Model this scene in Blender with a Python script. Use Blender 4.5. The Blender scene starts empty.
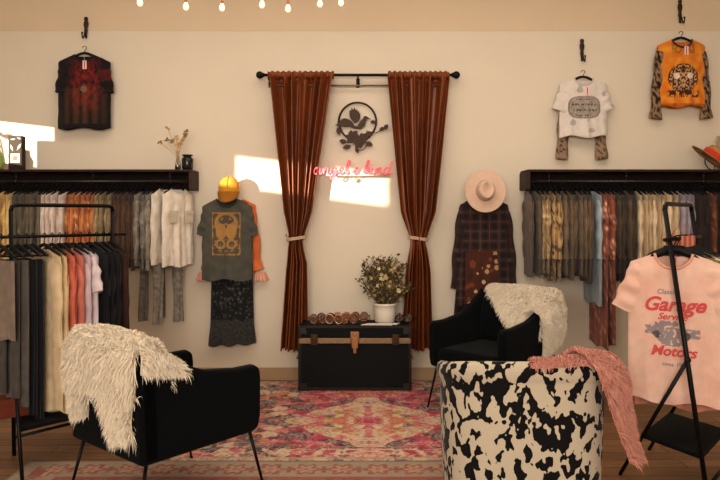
import bpy, bmesh, math, random
from mathutils import Vector, Matrix, noise
random.seed(7)
C = bpy.context.scene.collection
PI = math.pi
sin, cos = math.sin, math.cos
F = 700.0; HZ = 215.0; CAMZ = 1.5
WALL = 6.36

def px(x, d): return (x-360.0)*d/F
def pz(y, d): return CAMZ-(y-HZ)*d/F
def lin(c):
    return tuple(((v/255.0)/12.92 if v/255.0 <= .04045 else ((v/255.0+.055)/1.055)**2.4) for v in c)
def mixc(a, b, t):
    t = max(0., min(1., t)); return tuple(a[i]*(1-t)+b[i]*t for i in range(3))
def smooth(a, b, x):
    t = max(0., min(1., (x-a)/(b-a))); return t*t*(3-2*t)
def interp(tab, x):
    if x <= tab[0][0]: return tab[0][1]
    for (a, va), (b, vb) in zip(tab, tab[1:]):
        if x <= b:
            t = (x-a)/(b-a); return va+(vb-va)*t
    return tab[-1][1]
def nz(x, y, z=0.): return noise.noise(Vector((x, y, z)))

# ------------------------------------------------------------------ materials
MATS = {}
def mat(name, col=(128,128,128), rough=.8, metal=0., vary=.12, nscale=30., bump=.0, bscale=200., sheen=0., attr=False, emis=None, estr=0., trans=0., spec=.3, coat=0.):
    if name in MATS: return MATS[name]
    m = bpy.data.materials.new(name); m.use_nodes = True
    nt = m.node_tree; b = nt.nodes['Principled BSDF']
    b.inputs['Roughness'].default_value = rough
    b.inputs['Metallic'].default_value = metal
    b.inputs['Specular IOR Level'].default_value = spec
    b.inputs['Sheen Weight'].default_value = sheen
    b.inputs['Coat Weight'].default_value = coat
    tc = nt.nodes.new('ShaderNodeTexCoord')
    n = nt.nodes.new('ShaderNodeTexNoise'); n.inputs['Scale'].default_value = nscale; n.inputs['Detail'].default_value = 4
    nt.links.new(tc.outputs['Object'], n.inputs['Vector'])
    mr = nt.nodes.new('ShaderNodeMapRange'); mr.inputs['To Min'].default_value = 1-vary; mr.inputs['To Max'].default_value = 1+vary
    nt.links.new(n.outputs['Fac'], mr.inputs['Value'])
    mx = nt.nodes.new('ShaderNodeMix'); mx.data_type = 'RGBA'; mx.blend_type = 'MULTIPLY'; mx.inputs['Factor'].default_value = 1
    if attr:
        a = nt.nodes.new('ShaderNodeAttribute'); a.attribute_name = 'Col'
        nt.links.new(a.outputs['Color'], mx.inputs['A'])
    else:
        mx.inputs['A'].default_value = (*lin(col), 1)
    nt.links.new(mr.outputs['Result'], mx.inputs['B'])
    nt.links.new(mx.outputs['Result'], b.inputs['Base Color'])
    if emis:
        b.inputs['Emission Color'].default_value = (*lin(emis), 1); b.inputs['Emission Strength'].default_value = estr
    if trans: b.inputs['Transmission Weight'].default_value = trans
    if bump:
        n2 = nt.nodes.new('ShaderNodeTexNoise'); n2.inputs['Scale'].default_value = bscale; n2.inputs['Detail'].default_value = 3
        nt.links.new(tc.outputs['Object'], n2.inputs['Vector'])
        bp = nt.nodes.new('ShaderNodeBump'); bp.inputs['Strength'].default_value = bump; bp.inputs['Distance'].default_value = .004
        nt.links.new(n2.outputs['Fac'], bp.inputs['Height']); nt.links.new(bp.outputs['Normal'], b.inputs['Normal'])
    MATS[name] = m; return m

M_CLOTH = mat('cloth', attr=True, rough=.9, vary=.16, nscale=18, bump=.25, bscale=260, sheen=.15)
M_FUR = mat('fur', attr=True, rough=.85, vary=.08, nscale=12, sheen=.1)
M_RUG = mat('rug_wool', attr=True, rough=.95, vary=.22, nscale=70, bump=.5, bscale=300)
M_BLACKMETAL = mat('black_metal', (14,13,13), .45, .3, .1)
M_IRON = mat('dark_iron', (62,46,36), .5, .6, .3, 60)
M_HANGER = mat('hanger_black', (10,9,10), .6, 0, .1)
M_VELVET = mat('black_velvet', (5,8,9), .9, 0, .2, 10, .2, 120, .03, spec=.12)
M_WOOD = mat('dark_wood', (52,27,17), .6, 0, .35, 14, .2)
M_BRASS = mat('old_brass', (150,108,74), .4, .7, .2, 50)
M_LEATHER = mat('worn_leather', (138,112,84), .7, 0, .3, 30, .3)
M_TRUNK = mat('trunk_black', (9,12,13), .7, 0, .3, 25, .3, 90, 0, spec=.2)
M_CER = mat('white_ceramic', (225,215,198), .4, 0, .05)
M_PAPER = mat('paper', (222,212,200), .8, 0, .08, 40)
M_GLASS = mat('clear_glass', (240,245,240), .05, 0, .0, trans=1., spec=.5)
M_LENS = mat('dark_lens', (150,104,76), .1, 0, .1, spec=.6, trans=.75)
M_TORT = mat('tortoise_plastic', (120,72,44), .25, 0, .5, 120, spec=.6)
M_ROSE = mat('rose_metal', (196,140,110), .3, .6, .1)
M_ROPE = mat('cream_rope', (196,170,140), .9, 0, .2, 150, .5)
M_NEON = mat('neon_pink', (235,105,120), .3, 0, .02, emis=(255,95,115), estr=.28)
M_BULB = mat('bulb_glow', (255,220,170), .2, 0, .0, emis=(255,205,150), estr=2.2)
M_FELT = mat('blush_felt', (212,182,160), .9, 0, .08, 30, .2, 200, .2)
M_FELTBAND = mat('blush_band', (186,146,124), .8, 0, .08)
M_MUSTARD = mat('mustard_cord', (204,146,44), .9, 0, .15, 60, .3, 150, .2)
M_STRAW = mat('straw', (178,132,92), .85, 0, .25, 90, .4)
M_RED = mat('red_scarf', (200,66,36), .8, 0, .45, 40)
M_TAG = mat('tag_white', (230,205,200), .7)
M_TAGRED = mat('tag_red', (190,40,50), .7)

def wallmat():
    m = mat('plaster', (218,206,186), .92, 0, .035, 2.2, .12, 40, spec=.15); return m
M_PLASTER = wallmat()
M_SHADE_BAND = mat('plaster_upper_shade', (214,194,166), .92, 0, .04, 2.2, .12, 40, spec=.15)  # soft shade along the wall top, put into a darker plaster colour
M_BASE = mat('baseboard_paint', (176,146,114), .6, 0, .08, 8)
M_CEIL = mat('ceiling_paint', (222,214,200), .95, 0, .03, 3)

def floormat():
    m = mat('floor_boards', (118,84,54), .45, 0, .3, 6, .1, 60)
    nt = m.node_tree; b = nt.nodes['Principled BSDF']
    tc = nt.nodes.new('ShaderNodeTexCoord')
    br = nt.nodes.new('ShaderNodeTexBrick'); br.inputs['Scale'].default_value = 1.0
    br.inputs['Brick Width'].default_value = 1.3; br.inputs['Row Height'].default_value = .13
    br.inputs['Mortar Size'].default_value = .003
    br.inputs['Color1'].default_value = (*lin((140,102,68)),1); br.inputs['Color2'].default_value = (*lin((112,78,50)),1)
    br.inputs['Mortar'].default_value = (*lin((40,25,16)),1)
    mp = nt.nodes.new('ShaderNodeMapping'); nt.links.new(tc.outputs['Object'], mp.inputs['Vector']); nt.links.new(mp.outputs['Vector'], br.inputs['Vector'])
    gr = nt.nodes.new('ShaderNodeTexNoise'); gr.inputs['Scale'].default_value = 3; gr.inputs['Detail'].default_value = 6
    mp2 = nt.nodes.new('ShaderNodeMapping'); mp2.inputs['Scale'].default_value = (1,14,1)
    nt.links.new(tc.outputs['Object'], mp2.inputs['Vector']); nt.links.new(mp2.outputs['Vector'], gr.inputs['Vector'])
    mx = nt.nodes.new('ShaderNodeMix'); mx.data_type='RGBA'; mx.blend_type='OVERLAY'; mx.inputs['Factor'].default_value=.6
    nt.links.new(br.outputs['Color'], mx.inputs['A']); nt.links.new(gr.outputs['Fac'], mx.inputs['B'])
    nt.links.new(mx.outputs['Result'], b.inputs['Base Color'])
    return m
M_FLOOR = floormat()

def velvetmat():
    m = mat('rust_satin', (122,62,27), .36, 0, .38, 4, .15, 120, .08, spec=.35)
    nt = m.node_tree; b = nt.nodes['Principled BSDF']
    b.inputs['Sheen Tint'].default_value = (*lin((255,150,90)),1)
    return m
M_CURTAIN = velvetmat()

def cowmat():
    m = bpy.data.materials.new('cowhide_print'); m.use_nodes = True
    nt = m.node_tree; b = nt.nodes['Principled BSDF']; b.inputs['Roughness'].default_value = .8
    b.inputs['Sheen Weight'].default_value = .1; b.inputs['Specular IOR Level'].default_value = .2
    tc = nt.nodes.new('ShaderNodeTexCoord')
    mp = nt.nodes.new('ShaderNodeMapping'); mp.inputs['Scale'].default_value = (1.15,1.15,.78); mp.inputs['Rotation'].default_value = (0,.5,0)
    nt.links.new(tc.outputs['Object'], mp.inputs['Vector'])
    n = nt.nodes.new('ShaderNodeTexNoise'); n.inputs['Scale'].default_value = 19; n.inputs['Detail'].default_value = 1.0; n.inputs['Roughness'].default_value=.5; n.inputs['Distortion'].default_value = .45
    nt.links.new(mp.outputs['Vector'], n.inputs['Vector'])
    n2 = nt.nodes.new('ShaderNodeTexNoise'); n2.inputs['Scale'].default_value = 34; n2.inputs['Detail'].default_value = 1
    nt.links.new(mp.outputs['Vector'], n2.inputs['Vector'])
    r2 = nt.nodes.new('ShaderNodeMath'); r2.operation='MULTIPLY_ADD'; r2.inputs[1].default_value=.34
    nt.links.new(n2.outputs['Fac'], r2.inputs[0]); nt.links.new(n.outputs['Fac'], r2.inputs[2])
    r = nt.nodes.new('ShaderNodeValToRGB'); nt.links.new(r2.outputs[0], r.inputs['Fac'])
    r.color_ramp.elements[0].position = .672; r.color_ramp.elements[0].color = (*lin((196,184,162)),1)
    r.color_ramp.elements[1].position = .686; r.color_ramp.elements[1].color = (*lin((14,12,12)),1)
    nt.links.new(r.outputs['Color'], b.inputs['Base Color'])
    return m
M_COW = cowmat()

# ------------------------------------------------------------------ mesh builder
class MB:
    def __init__(s): s.v=[]; s.f=[]; s.c=[]; s.col=(.5,.5,.5)
    def add(s, verts, faces, cols=None):
        o=len(s.v); s.v += [tuple(p) for p in verts]
        s.f += [tuple(i+o for i in f) for f in faces]
        s.c += (cols if cols else [s.col]*len(verts))
    def box(s, x0,x1,y0,y1,z0,z1, M=None):
        P=[Vector(p) for p in ((x0,y0,z0),(x1,y0,z0),(x1,y1,z0),(x0,y1,z0),(x0,y0,z1),(x1,y0,z1),(x1,y1,z1),(x0,y1,z1))]
        if M: P=[M@p for p in P]
        s.add(P,[(0,3,2,1),(4,5,6,7),(0,1,5,4),(1,2,6,5),(2,3,7,6),(3,0,4,7)])
    def grid(s, fn, nu, nv, cf=None, closeu=False):
        V=[];Cc=[];Fc=[]
        for j in range(nv+1):
            for i in range(nu+(0 if closeu else 1)):
                u=i/nu; v=j/nv; p=fn(u,v); V.append(p)
                if cf: Cc.append(cf(p,u,v))
        w = nu if closeu else nu+1
        for j in range(nv):
            for i in range(nu):
                a=j*w+i; b=j*w+(i+1)%w if closeu else a+1
                Fc.append((a,b,b+w,a+w))
        s.add(V,Fc,Cc if cf else None)
    def tube(s, pts, r, n=8, cap=True, closed=False):
        pts=[Vector(p) for p in pts]; N=len(pts)
        rr = r if isinstance(r,(list,tuple)) else [r]*N
        V=[];Fc=[]; up=None
        for i,p in enumerate(pts):
            if closed: t=pts[(i+1)%N]-pts[i-1]
            else: t=(pts[min(i+1,N-1)]-pts[max(i-1,0)])
            t = t.normalized() if t.length>1e-9 else Vector((0,0,1))
            if up is None: up = Vector((0,0,1)) if abs(t.z)<.9 else Vector((1,0,0))
            a=t.cross(up); a = a.normalized() if a.length>1e-6 else t.orthogonal().normalized()
            b=a.cross(t).normalized(); up=b
            for k in range(n):
                th=2*PI*k/n; V.append(p+(a*cos(th)+b*sin(th))*rr[i])
        M_=N if closed else N-1
        for i in range(M_):
            j=(i+1)%N
            for k in range(n):
                Fc.append((i*n+k,i*n+(k+1)%n,j*n+(k+1)%n,j*n+k))
        if cap and not closed:
            Fc.append(tuple(range(n))[::-1]); Fc.append(tuple((N-1)*n+k for k in range(n)))
        s.add(V,Fc)
    def lathe(s, prof, n=32, M=None):
        V=[];Fc=[]
        for (r,z) in prof:
            for k in range(n):
                p=Vector((r*cos(2*PI*k/n), r*sin(2*PI*k/n), z)); V.append(M@p if M else p)
        for i in range(len(prof)-1):
            for k in range(n): Fc.append((i*n+k,i*n+(k+1)%n,(i+1)*n+(k+1)%n,(i+1)*n+k))
        s.add(V,Fc)
    def ball(s, c, r, n=12, sc=(1,1,1)):
        prof=[]; 
        V=[];Fc=[]
        for j in range(n//2+1):
            ph=PI*j/(n//2)
            for k in range(n):
                th=2*PI*k/n; V.append((c[0]+r*sc[0]*sin(ph)*cos(th), c[1]+r*sc[1]*sin(ph)*sin(th), c[2]+r*sc[2]*cos(ph)))
        for j in range(n//2):
            for k in range(n): Fc.append((j*n+k,(j+1)*n+k,(j+1)*n+(k+1)%n,j*n+(k+1)%n))
        s.add(V,Fc)
    def prism(s, poly, y0, y1, M=None, plane='xz'):
        n=len(poly)
        if plane=='xz': P=[Vector((a,y0,b)) for a,b in poly]+[Vector((a,y1,b)) for a,b in poly]
        else: P=[Vector((a,b,y0)) for a,b in poly]+[Vector((a,b,y1)) for a,b in poly]
        if M: P=[M@p for p in P]
        Fc=[tuple(range(n))[::-1], tuple(range(n,2*n))]+[(i,(i+1)%n,n+(i+1)%n,n+i) for i in range(n)]
        s.add(P,Fc)
    def build(s, name, m, parent=None, smooth_=True, bevel=0, seg=3, loc=None, rot=None, solid=0, subd=0, fixn=True):
        me=bpy.data.meshes.new(name); me.from_pydata(s.v,[],s.f)
        ca=me.color_attributes.new('Col','FLOAT_COLOR','POINT')
        flat=[]
        for c in s.c: flat += [c[0],c[1],c[2],1.0]
        ca.data.foreach_set('color',flat)
        if fixn:
            bm=bmesh.new(); bm.from_mesh(me)
            bmesh.ops.recalc_face_normals(bm,faces=bm.faces); bm.to_mesh(me); bm.free()
        me.materials.append(m); me.update()
        if smooth_: me.polygons.foreach_set('use_smooth',[True]*len(me.polygons))
        o=bpy.data.objects.new(name,me); C.objects.link(o)
        if parent: o.parent=parent
        if loc: o.location=loc
        if rot: o.rotation_euler=rot
        if bevel:
            b=o.modifiers.new('bevel','BEVEL'); b.width=bevel; b.segments=seg; b.limit_method='ANGLE'; b.angle_limit=math.radians(35)
            if smooth_:
                w=o.modifiers.new('wn','WEIGHTED_NORMAL'); w.keep_sharp=False
        if subd:
            q=o.modifiers.new('sub','SUBSURF'); q.levels=subd; q.render_levels=subd
        if solid:
            q=o.modifiers.new('sol','SOLIDIFY'); q.thickness=solid
        return o

def tag(o, label, cat, group=None):
    o['label']=label; o['category']=cat
    if group: o['group']=group
    return o
def thing(name, label, cat, loc=(0,0,0), rotz=0, group=None):
    o=bpy.data.objects.new(name,None); C.objects.link(o); o.empty_display_size=.05
    o.location=loc; o.rotation_euler=(0,0,rotz); return tag(o,label,cat,group)
def struct(o):
    o['kind']='structure'; return o
ORD=['first','second','third','fourth','fifth','sixth','seventh','eighth','ninth','tenth','eleventh','twelfth']

# ------------------------------------------------------------------ room shell
XL, XR, YF, ZC = -3.9, 3.9, -4.2, 3.7
b=MB(); b.box(XL-.1,XR+.1,YF-.1,WALL+.1,-.1,0); struct(b.build('floor',M_FLOOR,smooth_=False))
b=MB(); b.box(XL-.1,XR+.1,YF-.1,WALL+.1,ZC,ZC+.1); struct(b.build('ceiling',M_CEIL,smooth_=False))
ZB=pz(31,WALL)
b=MB(); b.box(XL,XR,WALL,WALL+.1,0,ZB); struct(b.build('wall_back',M_PLASTER,smooth_=False))
b=MB(); b.box(XL,XR,WALL-.004,WALL+.1,ZB,ZC); struct(b.build('wall_back_shaded_top',M_SHADE_BAND,smooth_=False))  # top of the back wall, split off to carry the painted shade
b=MB(); b.box(XR,XR+.1,YF,WALL,0,ZC); struct(b.build('wall_right',M_PLASTER,smooth_=False))
b=MB(); b.box(XL,XR,YF-.1,YF,0,ZC); struct(b.build('wall_front',M_PLASTER,smooth_=False))
# left wall with two transom windows
W1=(.30,2.42,2.09,2.38); W2=(4.62,5.50,2.05,2.44)
b=MB()
for y0,y1,z0,z1 in ((YF,WALL,0,2.05),(YF,WALL,2.44,ZC),(YF,W1[0],2.05,2.44),(W1[1],W2[0],2.05,2.44),(W2[1],WALL,2.05,2.44),(W1[0],W1[1],2.05,W1[2]),(W1[0],W1[1],W1[3],2.44)):
    b.box(XL-.1,XL,y0,y1,z0,z1)
struct(b.build('wall_left',M_PLASTER,smooth_=False))
for i,(y0,y1,z0,z1) in enumerate((W1,W2)):
    w=bpy.data.objects.new('window_%d'%(i+1),None); C.objects.link(w); w.location=(XL,(y0+y1)/2,z0); w['kind']='structure'
    b=MB(); hy=(y1-y0)/2; h=z1-z0; t=.03
    b.box(0,.02,-hy-t,hy+t,-t,0); b.box(0,.02,-hy-t,hy+t,h,h+t); b.box(0,.02,-hy-t,-hy,0,h); b.box(0,.02,hy,hy+t,0,h)
    o=b.build('window_frame',M_BASE,w,smooth_=False); o['kind']='structure'
# plant silhouettes outside the second window
b=MB(); rr=random.Random(3)
for k in range(9):
    y=4.75+rr.random()*.62; z=2.12+rr.random()*.26; a=rr.uniform(-.5,.5); L=rr.uniform(.10,.22)
    pts=[]
    for q in range(7):
        t=q/6; pts.append((y+L*(t-.5)*cos(a), z+L*(t-.5)*sin(a), .028*sin(PI*t)))
    V=[];Fc=[]
    for (yy,zz,w) in pts: V+= [(0,yy,zz-w),(0,yy,zz+w)]
    for q in range(6): Fc.append((2*q,2*q+1,2*q+3,2*q+2))
    b.add(V,Fc)
b.tube([(0,4.9,1.2),(0,5.0,1.9),(0,5.1,2.3)],.01); b.tube([(0,5.3,1.2),(0,5.25,1.9),(0,5.2,2.35)],.01)
tag(b.build('outdoor_plant',mat('leaf_green',(60,90,40),.6),loc=(XL-.25,0,0)),'leafy green plant growing outside the small high side window','plant')
def baseboard(name,x0,x1,y0,y1):
    b=MB(); b.box(x0,x1,y0,y1,0,.10); b.box(x0,x1,y0,y1,.10,.115); struct(b.build(name,M_BASE,smooth_=False,bevel=.004))
baseboard('baseboard_back',XL,XR,WALL-.02,WALL)
baseboard('baseboard_left',XL,XL+.02,YF,WALL-.02); baseboard('baseboard_right',XR-.02,XR,YF,WALL-.02)

# ------------------------------------------------------------------ rugs
def sym_noise(x,y,s,o): return nz(abs(x)*s+o, y*s-o, o)
MAG=lin((190,42,84)); PINK=lin((208,92,110)); CREAM=lin((212,184,150)); ORN=lin((206,116,62)); PLUM=lin((84,66,78)); TEAL=lin((96,104,112)); RED=lin((176,52,46)); GOLD=lin((196,150,74)); DARK=lin((58,40,42))
RX0,RX1,RY0,RY1=-1.16,1.24,4.26,6.27
def voro(x,y,s,o=0):
    d,p=noise.voronoi(Vector((x*s+o,y*s+o*1.7,o))); return d[0],d[1],p[0]
def rug1(p,u,v):
    cx=(RX0+RX1)/2; x=p[0]-.06; y=p[1]-5.07; ax=abs(x); ay=abs(y)
    edge=min(p[0]-RX0,RX1-p[0],p[1]-RY0,RY1-p[1])
    d0,d1,q=voro(ax,ay,11,1.3); e0,e1,q2=voro(ax,ay,24,5.1)
    n1=nz(ax*5,ay*5,2.); h=nz(q.x*9.1,q.y*7.7,1.); h2=nz(q2.x*5.3,q2.y*6.1,3.)
    loz=ax/.60+ay/.64+n1*.30
    if edge<.05: c=mixc(CREAM,DARK,.35)
    elif edge<.24:
        c=([MAG,PINK,ORN,MAG,PLUM] if ax<.5 else [PLUM,ORN,PINK,CREAM,TEAL])[int(abs(h)*23)%5]
        if d1-d0<.08: c=CREAM
        if abs(edge-.22)<.012: c=PLUM
    elif loz<.34: c=[MAG,PINK,ORN,CREAM][int(abs(h)*19)%4]
    elif loz<.62: c=[CREAM,ORN,GOLD,PINK,CREAM][int(abs(h)*21)%5]
    elif loz<1.05: c=[CREAM,CREAM,PINK,TEAL,CREAM,GOLD][int(abs(h)*21)%6]
    elif ax>.52+n1*.2: c=[PLUM,TEAL,ORN,CREAM,PLUM,PINK,PLUM][int(abs(h)*23)%7]
    elif ay>.62*(1-ax/2.2)-.02+n1*.1: c=[MAG,MAG,PINK,MAG,ORN,RED][int(abs(h)*23)%6]
    elif ax>.45: c=[PLUM,TEAL,ORN,PINK,PLUM,MAG][int(abs(h)*23)%6]
    else: c=[MAG,PLUM,PINK,CREAM][int(abs(h)*23)%4]
    if e1-e0<.16: c=mixc(c,[CREAM,DARK,ORN,MAG][int(abs(h2)*17)%4],.6)
    w=.5+.5*nz(p[0]*14,p[1]*14,7.)+.3*nz(p[0]*60,p[1]*60,2.)
    c=mixc(c,mixc(CREAM,PLUM,.35),max(0,w-.40)*.8)
    g=sum(c)/3; return tuple((q*.84+g*.16)*1.04 for q in c)
b=MB(); nx_,ny_=230,190
b.grid(lambda u,v:(RX0+(RX1-RX0)*u+.006*nz(0,v*30),RY0+(RY1-RY0)*v,.011+.001*nz(u*30,v*30)),nx_,ny_,rug1)
rug=tag(b.build('area_rug',M_RUG,solid=.0),'pink, plum and cream distressed medallion rug beneath the black trunk','rug')
q=rug.modifiers.new('s','SOLIDIFY'); q.thickness=.009; q.offset=-1
SX0,SX1,SY0,SY1=-2.0,.95,2.5,4.245
def rug2(p,u,v):
    x=p[0]; y=p[1]; e=min(SY1-y, x-SX0, SX1-x, y-SY0)
    c=mixc(CREAM,DARK,.28)
    if e<.02: c=mixc(CREAM,DARK,.5)
    elif e<.26:
        t=x if (SY1-y)<.26 else y
        fx=((t/.21)%1)-.5; fy=(e-.14)/.21
        r=math.hypot(fx,fy); a=math.atan2(fy,fx)
        pet=.30+.08*cos(6*a)
        if abs(r-pet)<.07: c=RED
        elif r<.10: c=ORN
        elif r<pet: c=mixc(CREAM,ORN,.3)
        if abs(fx)>.44 and abs(fy)<.25: c=RED
    elif e<.30: c=RED
    else:
        d0,d1,q=voro(abs(x+.5),abs(y-3.4),10,2.2); h=nz(q.x*9,q.y*7,1)
        c=[RED,PLUM,DARK,ORN,RED,CREAM][int(abs(h)*23)%6]; c=mixc(c,DARK,.35)
        if d1-d0<.1: c=mixc(CREAM,DARK,.3)
    w=.5+.5*nz(x*12,y*12,9.)+.3*nz(x*55,y*55,2.)
    c=mixc(c,mixc(CREAM,DARK,.45),.28+max(0,w-.42)*.8)
    g=sum(c)/3; return tuple((q*.8+g*.2)*.85 for q in c)
b=MB(); b.grid(lambda u,v:(SX0+(SX1-SX0)*u,SY0+(SY1-SY0)*v,.009),230,140,rug2)
rug=tag(b.build('area_rug',M_RUG),'beige runner rug with red floral border in front of the pink rug','rug')
q=rug.modifiers.new('s','SOLIDIFY'); q.thickness=.007; q.offset=-1

# ------------------------------------------------------------------ curtains
tr=thing('curtain_rod','black curtain rod with ball finials across the wall above the bird ornament','curtain rod',(px(358,6.24),6.24,pz(75,6.24)))
hw=px(358+96,6.24)-px(358,6.24)
b=MB(); b.tube([(-hw,0,0),(hw,0,0)],.013,12); b.build('rod',M_BLACKMETAL,tr)
for s in (-1,1):
    b=MB(); b.ball((s*(hw+.02),0,0),.034,16); b.tube([(s*(hw-.02),0,0),(s*hw,0,0)],.02,12); b.build('finial',M_BLACKMETAL,tr)
for xx in (-hw+.06,.0,hw-.06):
    b=MB(); b.tube([(xx,0,-.012),(xx,.0,-.04),(xx,.115,-.05)],.007,8); b.box(xx-.015,xx+.015,.11,.12,-.09,-.01); b.build('bracket',M_BLACKMETAL,tr)
b=MB(); b.tube([(-hw+.06,.045,-.085),(hw-.06,.045,-.085)],.008,8)
for s in (-1,1): b.tube([(s*(hw-.06),.045,-.085),(s*(hw-.06),.12,-.085)],.008,8)
tag(b.build('curtain_rod',mat('grey_rod',(120,105,90),.4,.4),loc=tr.location),'thin grey inner rod running just under the black curtain rod','curtain rod')

def curtain(name,label,L,R,seed,side):
    rnd=random.Random(seed); D=6.24; zt=pz(73.5,D); zb=pz(350,D)
    ph=[rnd.uniform(0,6.28) for _ in range(6)]
    root=thing(name,label,'curtain',(px((L[-1][1]+R[-1][1])/2,D),D,zb)); ox=root.location.x
    ny=150
    def f(u,v):
        z=zt+(zb-zt)*v; Y=70+280*v
        xl=px(interp(L,Y),D); xr=px(interp(R,Y),D)
        w=xr-xl
        k=6.4
        g=u+.035*sin(2*PI*u*2.3+ph[0]+v*1.5)+.012*sin(2*PI*u*7+ph[5])
        nb=.5+.5*nz(u*6+seed,v*1.2,seed)
        fold=sin(2*PI*k*g+ph[1]+.6*sin(v*5+ph[2]))
        tie=math.exp(-((Y-240)/16)**2)
        amp=(.044+.040*nb)*(1-.45*tie)*(.6 if v<.03 else 1)
        y=-fold*amp-.02*sin(2*PI*2.3*u+ph[3])
        y-= .045*tie*sin(PI*u)
        x=xl+w*u+.010*cos(2*PI*k*g+ph[1])*(1-tie)
        zz=z-zb
        if v<.03: zz+=.004*sin(2*PI*k*2*u+ph[4])
        if v==1: zz+=.01*sin(9*u)
        return (x-ox,y-.012,zz)
    b=MB(); b.grid(f,200,ny)
    o=b.build('fabric_panel',M_CURTAIN,root); o.modifiers.new('s','SOLIDIFY').thickness=.004
    # header loop round the rod
    b=MB(); zt0=pz(75,D)-zb
    xl=px(L[0][1],D)-ox; xr=px(R[0][1],D)-ox
    def g(u,v):
        a=2*PI*v; r=.030+.006*sin(2*PI*12*u+ph[5]); return (xl+(xr-xl)*u, r*cos(a), zt0+r*sin(a)*1.1)
    b.grid(g,140,12); b.build('rod_pocket',M_CURTAIN,root)
    return root,ox
Lc=[(70,268),(210,284),(232,289),(240,289.5),(248,288.5),(270,286),(350,280)]
Rc=[(70,334),(210,312),(232,305),(240,303),(248,304),(262,307),(350,307)]
c1,ox1=curtain('curtain','rust brown satin curtain tied back, left of the bird wall ornament',Lc,Rc,1,-1)
Ld=[(70,388),(210,402),(232,409),(240,411),(248,410),(270,407),(350,402)]
Rd=[(70,449),(210,434),(232,427),(240,424),(248,426),(270,429),(350,432)]
c2,ox2=curtain('curtain','rust brown satin curtain tied back, hanging behind the dried bouquet',Ld,Rd,5,1)
for (xc,lab,s) in ((296.5,'cream rope tieback around the curtain left of the ornament',1),(417.5,'cream rope tieback around the curtain beside the hat outfit',-1)):
    D=6.24; cx=px(xc,D); z=pz(239,D)
    b=MB()
    for dz in (0,.014):
        b.tube([(.082*cos(a),-.03+.068*sin(a),dz+.012*cos(a*1)*s) for a in [2*PI*k/28 for k in range(28)]],.008,8,closed=True)
    b.tube([(0.08*s*-1,0,.01),(-.10*s,.05,.03),(-.11*s,.112,.04)],.006,6)
    tag(b.build('curtain_tieback',M_ROPE,loc=(cx,D,z)),lab,'tieback')

# ------------------------------------------------------------------ wall ornament (bird in ring with roses)
orn=thing('wall_ornament','black metal hummingbird in a ring with roses between the curtains','ornament',(px(358,6.33),6.33,pz(153,6.33)))
S=6.33/F
def wp(x,y): return ((x-358)*S,(153-y)*S)
b=MB(); b.tube([(wp(357.5+18.7*cos(a),121.5+19*sin(a))[0],0,wp(0,121.5+19*sin(a))[1]) for a in [2*PI*k/48 for k in range(48)]],.0085,8,closed=True)
b.build('ring',M_IRON,orn)
def leafpoly(cx,cy,L,W,a):
    P=[]
    for k in range(6): t=k/6; P.append((L*(t-.5), W*sin(PI*t)))
    for k in range(6): t=1-k/6; P.append((L*(t-.5), -W*sin(PI*t)))
    return [wp(cx+x*cos(a)-y*sin(a), cy+x*sin(a)+y*cos(a)) for x,y in P]
b=MB()
b.prism([wp(*p) for p in ((345,122),(351,124.5),(357,126.5),(360.5,121),(363,118.5),(364,116.5),(366,116),(371,119.5),(366.5,118.8),(366,122),(365,126),(360,129),(354,128.5),(349,126.5))],-.008,.006)
b.build('bird_body',M_IRON,orn,smooth_=False)
b=MB()
for k in range(6):
    a=-1.95+.17*k; L=17-1.6*abs(k-1.5)
    b.prism(leafpoly(355+cos(a)*L*.5,123.5+sin(a)*L*.5,L,2.3,a),-.014-.001*k,-.008)
b.build('wing',M_IRON,orn,smooth_=False)
b=MB()
for k in range(5):
    a=PI+.02+.13*k; L=19-1.5*k
    b.prism(leafpoly(354+cos(a)*L*.5,125+sin(a)*L*.5,L,2.0,a),-.010-.001*k,.0)
b.build('wing',M_IRON,orn,smooth_=False)
b=MB()
for (cx,cy,R) in ((353,137,8.6),(359,143,7),(363,138,6.5)):
    for ring in range(3):
        for k in range(6):
            a=k*PI/3+ring*.5; r=R*(.75-.25*ring)
            b.prism(leafpoly(cx+cos(a)*r*.6,cy+sin(a)*r*.6,r*1.1,r*.42,a+.5),-.012-.004*ring-.0004*k,-.004)
b.build('rose',M_IRON,orn,smooth_=False)
for (cx,cy,L,W,a) in ((338.5,131,8,2.3,1.4),(343,141.5,8,2.3,.2),(347,147,9,2.3,-.2),(357,150,7,2,1.3),(369,134,8,2.6,.1),(369,144,8,2.6,.4),(373,122,6,1.8,0),(382,129,6,2,-.4),(386,127,6,2.2,-.9),(349,141,6,2,-.8)):
    b=MB(); b.prism(leafpoly(cx,cy,L,W,a),-.012,.0); b.build('leaf',M_IRON,orn,smooth_=False)
b=MB(); b.tube([(*[wp(366,131)[0],0],wp(366,131)[1]),(wp(376,133)[0],0,wp(376,133)[1]),(wp(386,128)[0],0,wp(386,128)[1])],.004,6)
b.tube([(wp(358,150)[0],0,wp(358,150)[1]),(wp(363,150)[0],0,wp(363,150)[1]),(wp(367,145)[0],0,wp(367,145)[1])],.004,6); b.build('vine',M_IRON,orn)

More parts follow.
